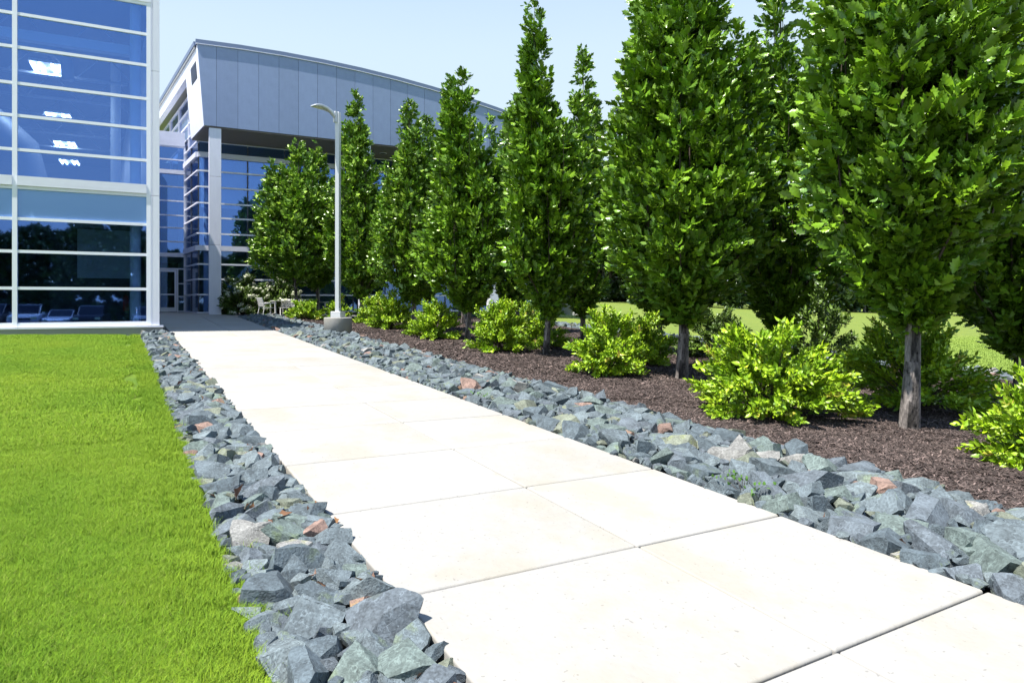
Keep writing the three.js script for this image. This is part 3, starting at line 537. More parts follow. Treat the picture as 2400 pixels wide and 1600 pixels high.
// an upright oak: many steep limbs round a straight trunk, every limb carrying its own plume of leaves
function oak(o) {
  const { x, z, h, w, clear = 1.3, seed, label, group, near = true, n = 3200, limbs = 15, tr = 0.11, lean = 0, gap = 0, taper = 0.5, side = [], shoots = 9 } = o, r = rngOf(seed), y = gy(x, z);
  const T = thing('oak_tree', label, 'tree', [x, y, z], 0, group);
  const tp = [], rad = []; for (let i = 0; i <= 9; i++) { const t = i / 9; tp.push(V(lean * t * t + 0.04 * Math.sin(i * 1.7 + seed), -0.06 + h * 0.9 * t, 0.04 * Math.cos(i * 2.1 + seed))); rad.push(tr * (i === 0 ? 1.25 : 1) * (1 - 0.88 * t)); }
  mesh('trunk', tube(tp, rad, 12), M.bark, T);
  const twigs = [], list = [], R = w / 2, plumes = [];
  for (let j = 0; j < limbs; j++) {
    const f = (j + 0.5) / limbs, rr = j === 0 ? 0.04 : R * 0.80 * Math.sqrt(f) * (0.85 + 0.3 * r()), a = j * 2.4 + r() * 0.7;
    const rel = rr / R, top = j === 0 ? h : h * (1 - taper * rel ** 1.3) * (0.76 + 0.34 * r()), y0 = clear * (0.8 + 0.2 * r()) + (1 - rel) * h * 0.10 * r();
    const bulge = 1 - gap * r();
    const pt = (t) => { const out = sstep(t, 0, 0.34) * (1 - 0.30 * sstep(t, 0.6, 1)) * bulge; const q = clamp((lerp(y0, top, t)) / (h * 0.9), 0, 1); return V(Math.cos(a) * rr * out + lean * q * q, lerp(y0, top, t), Math.sin(a) * rr * out); };
    const pts = []; for (let i = 0; i <= 7; i++) pts.push(pt(i / 7)); const lr = 0.026 * (0.6 + 0.6 * (1 - rel)); twigs.push(tube(pts, pts.map((_, i) => lr * (1 - 0.85 * i / 7)), 5));
    plumes.push({ pt, len: top - y0, rel, a });
  }
  // single plumes that stand apart at the side, and thin shoots that break the outline
  const extra = [...side.map(([dx, dz, top]) => [dx, dz, top, 0.8]), ...Array.from({ length: shoots }, () => { const a = r() * 6.28, q = 0.45 + 0.5 * r(); return [Math.cos(a) * R * q, Math.sin(a) * R * q, h * (1 - taper * q ** 1.3) * (0.98 + 0.14 * r()), 0.30 + 0.15 * r()]; })];
  for (const [dx, dz, top, fat] of extra) {
    const y0 = fat > 0.5 ? clear * 1.1 : top - 2.2 - r(), bend = (r() - 0.5) * 0.3, pt = (t) => { const o2 = fat > 0.5 ? sstep(t, 0, 0.4) : 0.65 + 0.35 * sstep(t, 0, 0.7); return V(dx * o2 + bend * t * t, lerp(y0, top, t), dz * o2 - bend * t * t); };
    const pts = []; for (let i = 0; i <= 5; i++) pts.push(pt(i / 5)); twigs.push(tube(pts, pts.map((_, i) => 0.016 * (1 - 0.8 * i / 5)), 4));
    plumes.push({ pt, len: (top - y0) * fat * fat * 1.2, rel: 0.8, a: 0, fat });
  }
  mesh('limbs', merge(twigs), M.twig, T);
  const total = plumes.reduce((s, p) => s + p.len, 0);
  for (const p of plumes) {
    const cnt = Math.round(1.45 * n * p.len / total), pr = R * (p.rel < 0.05 ? 0.34 : 0.31) * (p.fat || 1), holes = [r() * 10, r() * 10];
    for (let i = 0; i < cnt; i++) {
      const t = 0.02 + 0.98 * r() ** 0.92, c = p.pt(t), tip = 1 - t, rad2 = pr * Math.min(1, 0.18 + 1.25 * Math.sqrt(tip)) * Math.min(1, 0.35 + t * 5);
      const an = r() * 6.283, q = Math.sqrt(0.03 + 0.97 * r()); const d = V(Math.cos(an), (r() - 0.5) * 0.5, Math.sin(an));
      const pos = c.clone().addScaledVector(d, rad2 * q); if (fbm(pos.x * 1.5 + seed, pos.y * 1.5, pos.z * 1.5, 2) < -0.16 || fbm(pos.x * 3.4, pos.y * 3.0 + seed, pos.z * 3.4, 2) < -0.12) continue;
      if (pos.y < clear) pos.y = clear + 0.35 * r();
      const out = V(pos.x - lean * 0.5, 0, pos.z); if (out.lengthSq() < 1e-4) out.set(1, 0, 0); out.normalize();
      const dd = out.multiplyScalar(0.8).add(V((r() - 0.5) * 0.9, 0.45 + 0.6 * r(), (r() - 0.5) * 0.9)).addScaledVector(d, 0.4).normalize();
      list.push({ p: pos, q: dirQ(dd, r() * 6.28), k: (0.75 + 0.5 * r()) * (tip < 0.06 ? 0.75 : 1) });
    }
  }
  const S = near ? oakSpray : oakSprayFar, parts = S.map(() => []); list.forEach((e, i) => parts[i % S.length].push(e));
  const crown = new THREE.Group(); crown.name = 'crown'; T.add(crown);
  const tone = oakTone(r); parts.forEach((l, i) => foliage('leaves', crown, S[i], M.leaf, l, tone));
  return T;
}
const front = 'upright oaks of the front row', back = 'upright oaks of the back row';
[
  [8.12, 3.07, 9.3, 2.75, 1.38, 'nearest upright oak with a thick pale trunk at the right of the mulch bed', 5200, 18, 0.112, 0, 0],
  [8.72, 8.00, 9.6, 3.35, 1.15, 'broad upright oak between the two largest yellow-green shrubs, second from the camera', 5200, 20, 0.115, 0, 0],
  [8.42, 12.62, 9.3, 2.6, 0.85, 'slender upright oak with gaps showing its inner branches, third from the camera', 2900, 11, 0.085, -0.45, 0.25],
  [8.27, 16.95, 8.5, 2.9, 0.95, 'upright oak with a forked tip, fourth from the camera', 3300, 13, 0.09, -0.25, 0],
  [8.17, 21.35, 8.6, 2.9, 0.95, 'upright oak rising before the grey fascia, fifth from the camera', 3100, 13, 0.09, -0.2, 0],
  [8.00, 27.0, 10.2, 3.0, 1.0, 'tallest thin-topped oak just right of the street lamp', 3100, 12, 0.09, -0.3, 0],
  [6.95, 30.6, 8.5, 3.0, 1.3, 'oak half hidden behind the street lamp pole', 3000, 13, 0.09, 0, 0],
  [5.62, 29.2, 8.1, 3.9, 1.5, 'wide rounded oak left of the street lamp, beside the white chair', 4200, 18, 0.085, 0.1, 0],
].forEach(([s, t, h, w, clear, label, n, limbs, tr, lean, gap], i) => oak({ x: s, z: -t, h, w, clear, label, group: front, seed: 41 + i * 13, n, limbs, tr, lean, gap, taper: [0.24, 0.50, 0.50, 0.5, 0.5, 0.6, 0.5, 0.4][i], side: [[], [[-1.15, -0.1, 7.1], [0.95, 0.85, 7.0]], [[0.6, 0.55, 6.6]], [[-0.55, -0.2, 8.4], [0.75, 0.55, 6.0]], [[0.55, 0.3, 7.6]], [], [], []][i], near: i < 4 }));
[
  [12.3, 3.5, 9.0, 2.9, 0.9, 'back-row oak at the right edge of the picture'],
  [12.3, 8.35, 10.2, 2.9, 0.7, 'dark back-row oak filling the gap between the two nearest oaks'],
  [12.4, 12.6, 9.0, 2.8, 0.8, 'back-row oak mostly hidden behind the broad second oak'],
  [12.3, 16.3, 10.0, 2.5, 0.8, 'back-row oak whose pointed top shows right of the slender third oak'],
  [12.2, 20.8, 9.2, 2.5, 0.8, 'back-row oak between the third and fourth front oaks'],
  [12.2, 25.2, 9.0, 2.5, 0.8, 'back-row oak behind the fourth front oak'],
  [12.3, 29.6, 10.6, 2.5, 0.8, 'farthest back-row oak with its tip right of the fifth front oak'],
].forEach(([s, t, h, w, clear, label], i) => oak({ x: s, z: -t, h, w, clear, label, group: back, seed: 301 + i * 17, n: 2300, limbs: 12, tr: 0.09, near: i < 2 }));

// shrubs
function shrub(o) {
  const { s, t, w, h, n, seed, label, group, tone, name = 'shrub', geo = shrubSpray, k = 1, bloom = 0 } = o, r = rngOf(seed), x = s, z = -t;
  const T = thing(name, label, 'shrub', [x, gy(x, z), z], 0, group), stems = [], list = [], blooms = [];
  const arms = Math.round(n / 22);
  for (let j = 0; j < arms; j++) {
    const a = j * 2.4 + r(), f = Math.sqrt((j + 0.5) / arms), el = Math.max(0.02, lerp(1.5, 0.02, f ** 1.15) + (r() - 0.5) * 0.25), L = 0.72 + 0.42 * r();
    const ex = Math.cos(a) * Math.cos(el) * w / 2 * L, ey = (0.12 + 0.88 * Math.sin(el)) * h * L, ez = Math.sin(a) * Math.cos(el) * w / 2 * L;
    const pt = (q) => V(ex * q, ey * (1 - Math.max(0, 1 - q) ** 1.7), ez * q).add(V(0, -0.10 * h * q ** 3 * Math.cos(el), 0));
    const pts = [0, 0.25, 0.5, 0.75, 1].map(pt); stems.push(tube(pts, [0.011, 0.009, 0.007, 0.005, 0.003].map((q) => q * k), 4, false));
    for (let i = 0; i < 16; i++) {
      const q = 0.30 + 0.72 * Math.sqrt(r()), p = pt(q).add(V((r() - 0.5), (r() - 0.5) * 0.7, (r() - 0.5)).multiplyScalar(0.20 * k)); if (p.y < 0.06) p.y = 0.06 + 0.08 * r();
      const d = V(ex, ey * 0.55, ez).normalize().add(V((r() - 0.5) * 0.8, (r() - 0.5) * 0.6, (r() - 0.5) * 0.8)).normalize();
      list.push({ p, q: dirQ(d, r() * 6.28), k: k * (0.75 + 0.5 * r()) });
      if (bloom && q > 0.86 && r() < bloom) blooms.push(p.clone().addScaledVector(d, 0.12));
    }
  }
  mesh('stems', merge(stems), M.twig, T);
  const crown = new THREE.Group(); crown.name = 'crown'; T.add(crown);
  const parts = geo.map(() => []); list.forEach((e, i) => parts[i % geo.length].push(e)); parts.forEach((l, i) => foliage('leaves', crown, geo[i], M.shrubLeaf, l, tone(r)));
  blooms.forEach((p) => { const m = mesh('flower_head', bloomG, M.bloom, T); m.position.copy(p); m.rotation.set(r() * 3, r() * 3, 0); const k2 = 0.7 + 0.5 * r(); m.scale.set(k2, k2, k2); });
  return T;
}
const bloomG = (() => { const r = rngOf(9), l = []; for (let i = 0; i < 40; i++) { const z = 2 * r() - 1, a = r() * 6.28, q = Math.sqrt(1 - z * z), d = V(q * Math.cos(a), z, q * Math.sin(a)), g = new THREE.CircleGeometry(0.024, 5); g.applyQuaternion(new THREE.Quaternion().setFromUnitVectors(V(0, 0, 1), d.clone().add(V(r() - 0.5, r() - 0.5, r() - 0.5).multiplyScalar(0.7)).normalize())); g.translate(d.x * 0.085, d.y * 0.07, d.z * 0.085); l.push(g); } return BGU.mergeGeometries(l); })();
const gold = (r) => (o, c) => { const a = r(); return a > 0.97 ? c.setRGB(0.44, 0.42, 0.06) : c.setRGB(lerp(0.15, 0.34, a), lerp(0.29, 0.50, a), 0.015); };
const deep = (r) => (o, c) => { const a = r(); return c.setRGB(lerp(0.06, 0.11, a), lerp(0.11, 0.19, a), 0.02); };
[
  [6.95, 4.45, 2.1, 1.38, 1500, gold, 'large yellow-green shrub in front of the gap between the two nearest oaks'],
  [9.75, 3.9, 2.0, 1.5, 1300, gold, 'yellow-green shrub right behind the nearest oak trunk'],
  [7.35, 1.15, 1.5, 1.0, 800, gold, 'yellow-green shrub cut off by the right edge of the picture'],
  [7.45, 8.85, 1.6, 1.25, 1100, gold, 'bushy yellow-green shrub left of the second oak trunk'],
  [9.6, 10.2, 1.5, 1.2, 700, gold, 'yellow-green shrub half behind the one left of the second oak'],
  [7.56, 13.65, 1.6, 1.42, 1000, gold, 'rounded yellow-green shrub between the third and fourth oak trunks'],
  [9.5, 14.4, 1.3, 1.1, 500, gold, 'small yellow-green shrub behind the third oak trunk'],
  [7.40, 17.7, 1.55, 1.12, 850, gold, 'low yellow-green shrub left of the fourth oak trunk'],
  [7.55, 22.0, 1.6, 1.38, 850, gold, 'yellow-green shrub left of the fifth oak trunk'],
  [7.9, 25.0, 1.5, 1.25, 600, gold, 'yellow-green shrub just right of the lamp footing'],
  [7.0, 27.3, 1.3, 1.0, 450, gold, 'small yellow-green shrub just left of the lamp footing'],
  [5.75, 27.9, 1.7, 0.95, 600, gold, 'low yellow-green shrub under the wide oak, right of the white chair'],
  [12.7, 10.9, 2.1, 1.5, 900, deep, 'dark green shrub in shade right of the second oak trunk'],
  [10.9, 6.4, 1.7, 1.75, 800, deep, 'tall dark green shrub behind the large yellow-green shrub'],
  [11.3, 18.6, 1.8, 1.2, 500, gold, 'far yellow-green shrub behind the fourth oak'],
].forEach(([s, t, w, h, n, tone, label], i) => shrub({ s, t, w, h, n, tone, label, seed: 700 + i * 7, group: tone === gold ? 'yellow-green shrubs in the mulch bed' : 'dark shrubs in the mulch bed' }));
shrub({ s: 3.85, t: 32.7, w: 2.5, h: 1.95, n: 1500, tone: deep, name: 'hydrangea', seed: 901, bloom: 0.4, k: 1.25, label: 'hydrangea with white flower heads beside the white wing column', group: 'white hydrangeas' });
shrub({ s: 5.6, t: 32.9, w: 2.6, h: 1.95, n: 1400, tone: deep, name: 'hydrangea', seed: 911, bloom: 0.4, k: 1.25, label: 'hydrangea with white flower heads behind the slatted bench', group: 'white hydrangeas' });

// ------------------------------------------------------------------ patio furniture
{
  const s = 4.55, t = 30.1, C = thing('armchair', 'white metal armchair on the patio beside the hydrangea', 'chair', [s, gst(s, t) + 0.013, -t], 0.25);
  const tb = (name, pts, rad = 0.017) => mesh(name, tube(pts, pts.map(() => rad), 6), M.paintWhite, C);
  for (const zz of [-0.27, 0.27]) {
    tb('leg', [V(0.30, 0, zz), V(0.27, 0.42, zz), V(0.26, 0.62, zz)]);
    tb('leg', [V(-0.36, 0, zz), V(-0.27, 0.42, zz)]);
    tb('armrest', [V(0.30, 0.63, zz), V(0, 0.63, zz), V(-0.28, 0.60, zz)], 0.024);
    tb('back_post', [V(-0.27, 0.40, zz), V(-0.30, 0.60, zz), V(-0.38, 0.86, zz)]);
  }
  for (let i = 0; i < 7; i++) bx('seat_slat', M.paintWhite, C, -0.26 + i * 0.078, -0.195 + i * 0.078, 0.405, 0.425, -0.26, 0.26);
  for (let i = 0; i < 6; i++) { const m = bx('back_slat', M.paintWhite, C, -0.012, 0.012, -0.028, 0.028, -0.26, 0.26); m.position.set(-0.288 - i * 0.017, 0.50 + i * 0.068, 0); m.rotation.z = 0.25; }
}
{
  const s = 6.15, t = 31.15, y = gst(s, t) + 0.013, B = thing('slatted_bench', 'long white slatted bench behind the oak trunks on the patio', 'bench', [s, y, -t], -0.5);
  for (const x of [-0.72, 0, 0.72]) { bx('leg', M.paintWhite, B, x - 0.02, x + 0.02, 0, 0.40, -0.02, 0.02); bx('leg', M.paintWhite, B, x - 0.02, x + 0.02, 0, 0.40, 0.36, 0.40); const p = bx('back_post', M.paintWhite, B, x - 0.02, x + 0.02, 0.401, 0.82, -0.025, 0.005); }
  for (let i = 0; i < 5; i++) bx('seat_slat', M.paintWhite, B, -0.8, 0.8, 0.405, 0.425, 0.015 + i * 0.08, 0.08 + i * 0.08);
  for (let i = 0; i < 6; i++) bx('back_slat', M.paintWhite, B, -0.8, 0.8, 0.47 + i * 0.062, 0.515 + i * 0.062, 0.007, 0.025);
  for (const [s2, t2, lab] of [[5.45, 31.6, 'white patio table left of the slatted bench'], [7.6, 30.7, 'white patio table right of the slatted bench']]) {
    const T = thing('patio_table', lab, 'table', [s2, gst(s2, t2) + 0.013, -t2], 0.1, 'white patio tables');
    bx('table_top', M.paintWhite, T, -0.45, 0.45, 0.70, 0.73, -0.45, 0.45);
    for (const a of [-0.4, 0.4]) for (const b of [-0.4, 0.4]) bx('leg', M.paintWhite, T, a - 0.02, a + 0.02, 0, 0.699, b - 0.02, b + 0.02);
  }
}
// hydrant on the far lawn
{
  const q = { s: 59.6, t: 24.8 }, H = thing('fire_hydrant', 'small red fire hydrant standing on the far lawn', 'fire hydrant', [q.s, gst(q.s, q.t), -q.t], 0.4);
  mesh('barrel', new THREE.LatheGeometry([[0, -0.05], [0.17, -0.05], [0.17, 0.04], [0.11, 0.06], [0.11, 0.55], [0.14, 0.56], [0.14, 0.61], [0.11, 0.66], [0.05, 0.73], [0, 0.74]].map(([a, b]) => new THREE.Vector2(a, b)), 18), M.red, H);
  for (const a of [-1, 1]) { const c = mesh('outlet', new THREE.CylinderGeometry(0.055, 0.055, 0.09, 10), M.paintWhite, H); c.rotation.z = Math.PI / 2; c.position.set(a * 0.14, 0.42, 0); }
}

// ------------------------------------------------------------------ grass, mulch chips, weeds, litter
function blades(seed, count, hgt, spread, wid, tones) {   // a round patch of mown blades, each with its own tone
  const r = rngOf(seed), pos = [], idx = [], col = [];
  for (let i = 0; i < count; i++) {
    const a = r() * 6.28, d = spread * Math.sqrt(r()), bx0 = d * Math.cos(a), bz0 = d * Math.sin(a), la = r() * 6.28, lean = (0.3 + 1.1 * r()) * hgt, h = hgt * (0.55 + 0.6 * r()), wa = la + 1.57, wx = Math.cos(wa) * wid, wz = Math.sin(wa) * wid, k = pos.length / 3;
    const cx = Math.cos(la) * lean, cz = Math.sin(la) * lean;
    pos.push(bx0 - wx, -0.01, bz0 - wz, bx0 + wx, -0.01, bz0 + wz, bx0 + cx * 0.3 - wx * 0.8, h * 0.6, bz0 + cz * 0.3 - wz * 0.8, bx0 + cx * 0.3 + wx * 0.8, h * 0.6, bz0 + cz * 0.3 + wz * 0.8, bx0 + cx, h, bz0 + cz);
    idx.push(k, k + 1, k + 2, k + 1, k + 3, k + 2, k + 2, k + 3, k + 4);
    const t = tones(bx0, bz0, r); for (let j = 0; j < 5; j++) col.push(...t);
  }
  const g = new THREE.BufferGeometry(); g.setAttribute('position', new THREE.Float32BufferAttribute(pos, 3)); g.setAttribute('color', new THREE.Float32BufferAttribute(col, 3)); g.setIndex(idx); g.computeVertexNormals(); return g;
}
function grassField(label, geo, seed, area, step, tone) {
  const r = rngOf(seed), list = [], [s0, s1, t0, t1] = area;
  for (let s = s0; s < s1; s += step) for (let t = t0; t < t1; t += step) { const a = s + (r() - 0.5) * step * 0.7, b = t + (r() - 0.5) * step * 0.7; if (a > s0 - 1 && a < s1 && b < t1 && inView(a, -b, 420)) list.push([a, b]); }
  const im = new THREE.InstancedMesh(geo, M.grass, list.length); im.name = numbered('lawn_grass'); im.userData = { kind: 'stuff', label, category: 'grass' };
  const m = new THREE.Matrix4(), c = new THREE.Color();
  list.forEach(([a, b], i) => { const k = 0.92 + 0.16 * r(); m.compose(V(a, gst(a, b) - 0.028 - 0.075 * sstep(b, 13, 20.5), -b), GQ.clone().multiply(new THREE.Quaternion().setFromAxisAngle(V(0, 1, 0), r() * 6.28)), V(k, 0.85 + 0.3 * r(), k)); im.setMatrixAt(i, m); im.setColorAt(i, tone(a, b, r, c)); });
  scene.add(im); console.log(label, list.length);
}
const bladeTone = (x, z, r) => { const a = r(), w = a > 0.955 ? 1 : 0, q = 0.72 + 0.56 * r(), y = r(); return [lerp(0.145, 0.225, y) * q + 0.15 * w, lerp(0.29, 0.355, y) * q + 0.09 * w, 0.008 + 0.06 * w]; };
const lawnTone = (s, t, r, c) => { const p = clamp(0.5 + 1.5 * fbm(s * 0.8, t * 0.55, 7.7, 3), 0, 1); return c.setRGB(lerp(0.80, 1.22, p), lerp(0.88, 1.07, p), lerp(0.8, 1.5, p)); };
const nearPatch = blades(3, 6200, 0.036, 0.27, 0.0011, bladeTone), midPatch = blades(4, 5200, 0.046, 0.50, 0.0025, bladeTone), edgeTuft = blades(6, 34, 0.055, 0.05, 0.0013, bladeTone);
grassField('short bright green mown grass of the lawn beside the near rocks of the left border', nearPatch, 21, [-4.6, -0.93, -2.5, 7.0], 0.30, lawnTone);
grassField('short bright green mown grass in front of the glass building', midPatch, 22, [-12, -1.12, 6.6, 20.7], 0.52, lawnTone);
{ // loose tufts along the edge of the lawn
  const r = rngOf(77), list = []; for (let i = 0; i < 2600; i++) { const t = -1.5 + 22.3 * r() ** 1.3, s = -0.80 - 0.26 * r() + (r() > 0.93 ? 0.22 * r() : 0); list.push([s, t]); }
  const im = new THREE.InstancedMesh(edgeTuft, M.grass, list.length); im.name = numbered('lawn_grass'); im.userData = { kind: 'stuff', label: 'ragged tufts of grass along the edge of the left rock border', category: 'grass' };
  const m = new THREE.Matrix4(), c = new THREE.Color(); list.forEach(([a, b], i) => { const k = 0.8 + 0.6 * r(); m.compose(V(a, gst(a, b) - 0.03 - 0.075 * sstep(b, 13, 20.5), -b), dirQ(UPN, r() * 6.28), V(k, k, k)); im.setMatrixAt(i, m); im.setColorAt(i, lawnTone(a, b, r, c)); }); scene.add(im);
}
const farTone = (s, t, r, c) => { const p = clamp(0.5 + 1.2 * fbm(s * 0.3, t * 0.3, 2.7, 3), 0, 1), a = r(); return c.setRGB(lerp(0.30, 0.40, p) * (0.85 + 0.3 * a), lerp(0.38, 0.47, p) * (0.85 + 0.3 * a), 0.12); };
grassField('mown pale green grass of the far lawn beyond the oaks', blades(5, 2600, 0.06, 1.0, 0.006, (x, z, r) => { const q = 0.75 + 0.5 * r(); return [0.25 * q, 0.36 * q, 0.06 * q]; }), 23, [19, 60, -4, 45], 1.25, (s, t, r, c) => { const p = clamp(0.5 + 1.2 * fbm(s * 0.3, t * 0.3, 2.7, 3), 0, 1); return c.setRGB(lerp(0.9, 1.1, p), lerp(0.93, 1.05, p), 1); });
{ // shredded bark, in round patches
  const chip = (() => { const b = new THREE.BoxGeometry(1, 0.09, 0.16, 2, 1, 1), p = b.attributes.position; for (let i = 0; i < p.count; i++) { const x = p.getX(i); p.setY(i, p.getY(i) + 0.12 * x * x); p.setZ(i, p.getZ(i) * (1 - 0.75 * Math.abs(x)) + 0.08 * Math.sin(x * 5)); } b.computeVertexNormals(); b.deleteAttribute('uv'); return b; })();
  const patch = (seed, n, rad, big) => {
    const r = rngOf(seed), l = [], m = new THREE.Matrix4(), q4 = new THREE.Quaternion(), e = new THREE.Euler();
    for (let i = 0; i < n; i++) {
      const g = chip.clone(), a = r() * 6.28, d = rad * Math.sqrt(r()), L = (0.022 + 0.075 * r() ** 2) * big; m.compose(V(d * Math.cos(a), 0.004 + 0.016 * r(), d * Math.sin(a)), q4.setFromEuler(e.set((r() - 0.5) * 0.9, r() * 6.28, (r() - 0.5) * 0.7)), V(L, L * (0.5 + r() * 0.6), L * (0.7 + r() * 1.2))); g.applyMatrix4(m);
      const q = r(), k = q > 0.90 ? 2.7 : q > 0.72 ? 1.5 : 0.4 + 0.75 * r(), c = new Float32Array(g.attributes.position.count * 3); for (let j = 0; j < c.length; j += 3) { c[j] = 0.085 * k; c[j + 1] = 0.063 * k; c[j + 2] = 0.057 * k; } g.setAttribute('color', new THREE.BufferAttribute(c, 3)); l.push(g);
    }
    return BGU.mergeGeometries(l);
  };
  M.chip.vertexColors = true;
  const bed = (label, geo, area, step, far) => {
    const r = rngOf(31 + far), list = [], [s0, s1, t0, t1] = area;
    for (let s = s0; s < s1; s += step) for (let t = t0; t < t1; t += step) { const a = s + (r() - 0.5) * step * 0.6, b = t + (r() - 0.5) * step * 0.6, q = viewOf(a, gst(a, b), -b); if (q.u < 300 || q.u > 2700 || q.d < 3) continue; if ((q.d > 13) !== !!far) continue; list.push([a, b]); }
    const im = new THREE.InstancedMesh(geo, M.chip, list.length); im.name = numbered('bark_chips'); im.userData = { kind: 'stuff', label, category: 'mulch' };
    const m = new THREE.Matrix4(); list.forEach(([a, b], i) => { m.compose(V(a, gst(a, b) + 0.09 * fbm(a * 0.9 + 5, b * 0.9, 3.3, 3), -b), GQ.clone().multiply(new THREE.Quaternion().setFromAxisAngle(V(0, 1, 0), r() * 6.28)), V(1, 1, 1)); im.setMatrixAt(i, m); }); scene.add(im); console.log(label, list.length);
  };
  bed('dark brown shredded bark around the nearest oaks and shrubs', patch(1, 620, 0.36, 1), [5.35, 16.4, -1.5, 20], 0.42, 0);
  bed('dark brown shredded bark around the farther oaks and shrubs', patch(2, 520, 0.62, 1.6), [5.5, 16.2, -1, 30], 0.75, 1);
}
{ // weeds in the right border and dry leaves between the stones
  const r = rngOf(61);
  for (const [s, t, n, lab] of [[3.42, 2.0, 46, 'small green weed sprouting among the rocks at the right path edge'], [3.35, 6.9, 12, 'tiny green weed among the rocks halfway along the right path edge']]) {
    const W = thing('weed', lab, 'weed', [s, gst(s, t) + 0.03, -t]);
    const g = []; for (let i = 0; i < n; i++) { const l = leafShape(0.035, 0.014, false, 0.3, 0.3, 4); l.applyMatrix4(new THREE.Matrix4().compose(V((r() - 0.5) * 0.34, 0.02 + 0.10 * r(), (r() - 0.5) * 0.5), new THREE.Quaternion().setFromEuler(new THREE.Euler(r() * 2 - 0.5, r() * 6.3, r())), V(1, 1, 1))); g.push(l); }
    const m = mesh('leaves', BGU.mergeGeometries(g), phy(rgb(0.10, 0.24, 0.03), { roughness: 1, transmission: 0.3, thickness: 0 }), W);
    const st = []; for (let i = 0; i < 10; i++) { const a = r() * 6.28, d = 0.16 * r(); st.push(tube([V(0, -0.05, 0), V(Math.cos(a) * d * 0.6, 0.05, Math.sin(a) * d * 0.8), V(Math.cos(a) * d, 0.11, Math.sin(a) * d * 1.4)], [0.002, 0.0018, 0.001], 4)); }
    mesh('stems', merge(st), M.twig, W);
  }
  const leaf = leafShape(0.09, 0.032, true, 0.6, 0.6, 5), list = [];
  for (let i = 0; i < 110; i++) { const left = r() < 0.55, s = left ? lerp(-0.72, 0, r() ** 0.7) : lerp(3.25, 5.1, r()), t = lerp(-0.5, 14, r() ** 1.4); list.push({ p: V(s, gst(s, t) + 0.0 + 0.035 * r(), -t), q: new THREE.Quaternion().setFromEuler(new THREE.Euler(r() * 6, r() * 6, r() * 6)), k: 0.5 + 0.6 * r() }); }
  const im = foliage('dry_leaves', scene, leaf, M.deadLeaf, list, (o, c) => { const a = r(); return c.setRGB(lerp(0.5, 1.2, a), lerp(0.5, 1.2, a), 1); }); im.userData = { kind: 'stuff', label: 'scattered dry brown leaves caught between the border rocks', category: 'dry leaves' };
}

// ------------------------------------------------------------------ what the glass mirrors: parked cars and trees across the lot
function car(s, t, paint, tall, label, turn = 0) {
  const C = thing('parked_car', label, 'car', [s, gst(s, t) - 0.05, -t], turn, 'cars parked behind the camera'), P = std(paint, { roughness: 0.28, metalness: 0.25 }), h = tall ? 1.78 : 1.45, hood = tall ? 1.02 : 0.86, L = 4.6;
  const prof = (pts, w, bev) => { const sh = new THREE.Shape(pts.map(([a, b]) => new THREE.Vector2(a, b))), g = new THREE.ExtrudeGeometry(sh, { depth: w - 2 * bev, bevelEnabled: true, bevelSize: bev, bevelThickness: bev, bevelSegments: 3 }); g.translate(0, 0, -(w - 2 * bev) / 2); g.rotateY(Math.PI / 2); return g; };
  mesh('body', prof([[-L / 2 + 0.1, 0.34], [L / 2 - 0.1, 0.34], [L / 2 - 0.06, 0.62], [L / 2 - 0.2, hood - 0.12], [0.9, hood], [-L / 2 + 0.25, hood + 0.02], [-L / 2 + 0.08, 0.7]], 1.82, 0.08), P, C);
  mesh('cabin', prof([[1.0, hood + 0.02], [0.25, h - 0.12], [0.0, h - 0.06], [-1.5, h - 0.06], [-1.95, hood + 0.1]], 1.52, 0.06), M.carGlass, C);
  bx('roof', P, C, -0.68, 0.68, h - 0.05, h + 0.0, -0.05, 1.55).position.z += 0;
  for (const a of [-1, 1]) { for (const b of [-1, 1]) { const w = mesh('wheel', new THREE.CylinderGeometry(0.34, 0.34, 0.22, 20), M.rubber, C); w.rotation.z = Math.PI / 2; w.position.set(a * 0.82, 0.34, b * 1.4); } bx('headlight', M.headlight, C, a * 0.68 - 0.17, a * 0.68 + 0.17, hood - 0.26, hood - 0.11, -L / 2 - 0.02, -L / 2 + 0.1); const mi = bx('mirror', P, C, a * 1.0 - 0.09, a * 1.0 + 0.09, hood + 0.05, hood + 0.2, -0.85, -0.75); }
  bx('grille', M.dark, C, -0.48, 0.48, 0.55, hood - 0.18, -L / 2 - 0.015, -L / 2 + 0.1); bx('bumper', M.chrome, C, -0.85, 0.85, 0.40, 0.50, -L / 2 - 0.04, -L / 2 + 0.1);
  const pane = mesh('windscreen_frame', prof([[1.02, hood + 0.01], [0.98, hood + 0.01], [0.2, h - 0.1], [0.26, h - 0.1]], 1.58, 0.02), P, C);
  return C;
}
car(-13.6, -15, rgb(0.02, 0.022, 0.028), true, 'dark car parked behind the camera, leftmost in the glass reflection', 0.04);
car(-11.55, -15.2, rgb(0.62, 0.63, 0.64), true, 'white tall car mirrored low in the left of the glass', -0.03);
car(-9.6, -15.9, rgb(0.40, 0.43, 0.47), false, 'grey-blue low car mirrored between the white and black cars', 0.03);
car(-7.55, -15, rgb(0.012, 0.013, 0.02), true, 'black tall car mirrored near the middle of the glass', 0.0);
car(-3.8, -15.1, rgb(0.34, 0.35, 0.36), true, 'silver car mirrored at the right of the glass, beside the column', -0.04);
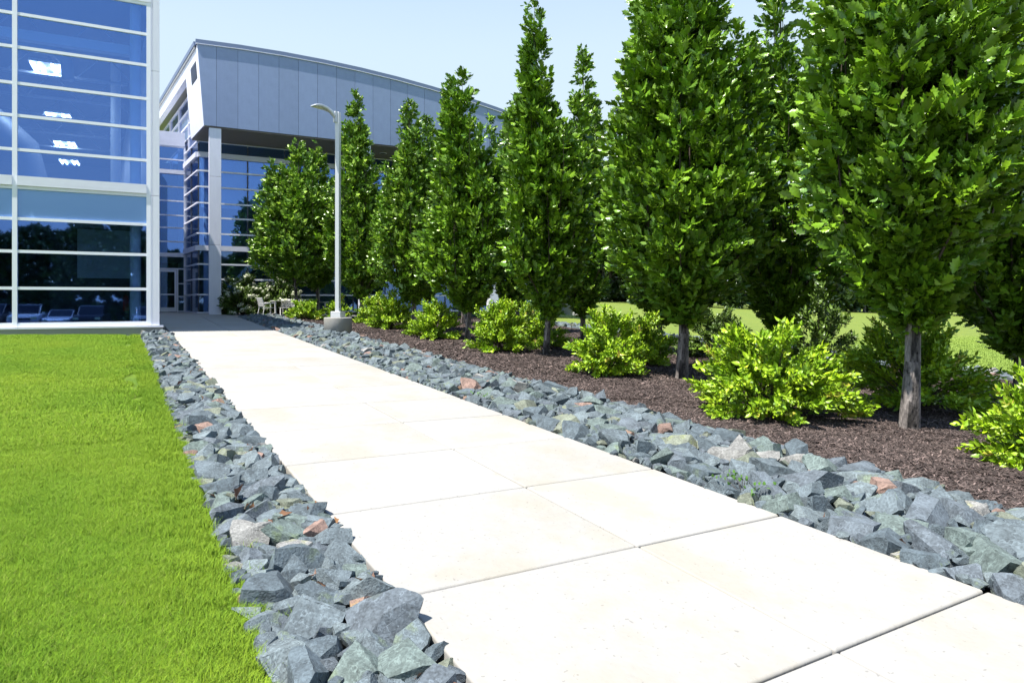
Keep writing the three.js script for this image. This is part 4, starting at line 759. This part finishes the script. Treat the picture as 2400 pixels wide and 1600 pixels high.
function roundTree(o) {
  const { x, z, h, w, seed, n, label, group, name = 'shade_tree', tone = deepGreen, k = 1 } = o, r = rngOf(seed), T = thing(name, label, 'tree', [x, gy(x, z) - 0.1, z], 0, group);
  mesh('trunk', tube([V(0, -0.2, 0), V(0.1, h * 0.3, 0), V(0, h * 0.75, 0.1)], [0.24, 0.18, 0.06], 8), M.bark, T);
  const lobes = []; for (let i = 0; i < 9; i++) lobes.push([V((r() - 0.5) * w * 0.75, h * (0.34 + 0.5 * r()), (r() - 0.5) * w * 0.75), w * (0.16 + 0.14 * r())]); lobes.push([V(0, h * 0.86, 0), w * 0.2]); for (let i = 0; i < 5; i++) lobes.push([V((i - 2) * w * 0.22, h * 0.10 + 0.5, (r() - 0.5) * w * 0.5), w * 0.17]);
  const br = lobes.map(([c, q]) => tube([V(0, h * 0.25, 0), c.clone().multiplyScalar(0.6).setY(lerp(h * 0.25, c.y, 0.6)), c], [0.1, 0.06, 0.03], 5)); mesh('limbs', merge(br), M.twig, T);
  const list = []; for (let i = 0; i < n; i++) { const [c, q] = lobes[i % lobes.length], zz = 2 * r() - 1, a = r() * 6.28, s = Math.sqrt(1 - zz * zz), d = V(s * Math.cos(a), zz * 0.85, s * Math.sin(a)); list.push({ p: c.clone().addScaledVector(d, q * r() ** 0.4), q: dirQ(d.clone().add(V(0, 0.5, 0)).normalize(), r() * 6), k: k * (0.7 + 0.6 * r()) }); }
  const cr = foliage('crown', T, blobSpray, M.leaf, list, tone(r)); return T;
}
function deepGreen(r) { return (o, c) => { const a = r(); return c.setRGB(lerp(0.03, 0.06, a), lerp(0.06, 0.11, a), 0.015); }; }
const ORD = ['first', 'second', 'third', 'fourth', 'fifth', 'sixth', 'seventh', 'eighth', 'ninth', 'tenth', 'eleventh', 'twelfth'];
for (let row = 0; row < 2; row++) for (let i = 0; i < 12; i++) { const r = rngOf(1200 + i + row * 50), s = -36 + row * 2.6 + i * 4.6 + r() * 1.5, t = -40 - 5 * r() - row * 9; roundTree({ x: s, z: -t, h: (row ? 10.5 : 9) + 4 * r(), w: 6.5 + 2 * r(), n: 1100, seed: 1300 + i + row * 50, k: 1.2, label: `dark tree mirrored in the lower glass, ${ORD[i]} of the ${row ? 'far' : 'near'} row across the lot`, group: 'trees across the lot' }); }
for (let i = 0; i < 22; i++) {
  const r = rngOf(1500 + i), u = 900 + i * 85 + 40 * r(), d = 96 + 26 * r(), X = (u - 1200) / 1557 * d, sy = Math.sin(YAW), cy = Math.cos(YAW), s = EYE.x + X * cy + d * sy, t = -EYE.z - X * sy + d * cy;
  const T = roundTree({ x: s, z: -t, h: 11 + 6 * r(), w: 8 + 3 * r(), n: 1000, seed: 1600 + i, k: 1.8, name: 'distant_tree', label: 'dark green tree in the wood beyond the far lawn', group: 'wood beyond the far lawn' });
}

// ------------------------------------------------------------------ shadows on, render
scene.traverse((o) => { if (o.isMesh) { o.castShadow = true; o.receiveShadow = true; } });
renderer.render(scene, camera);
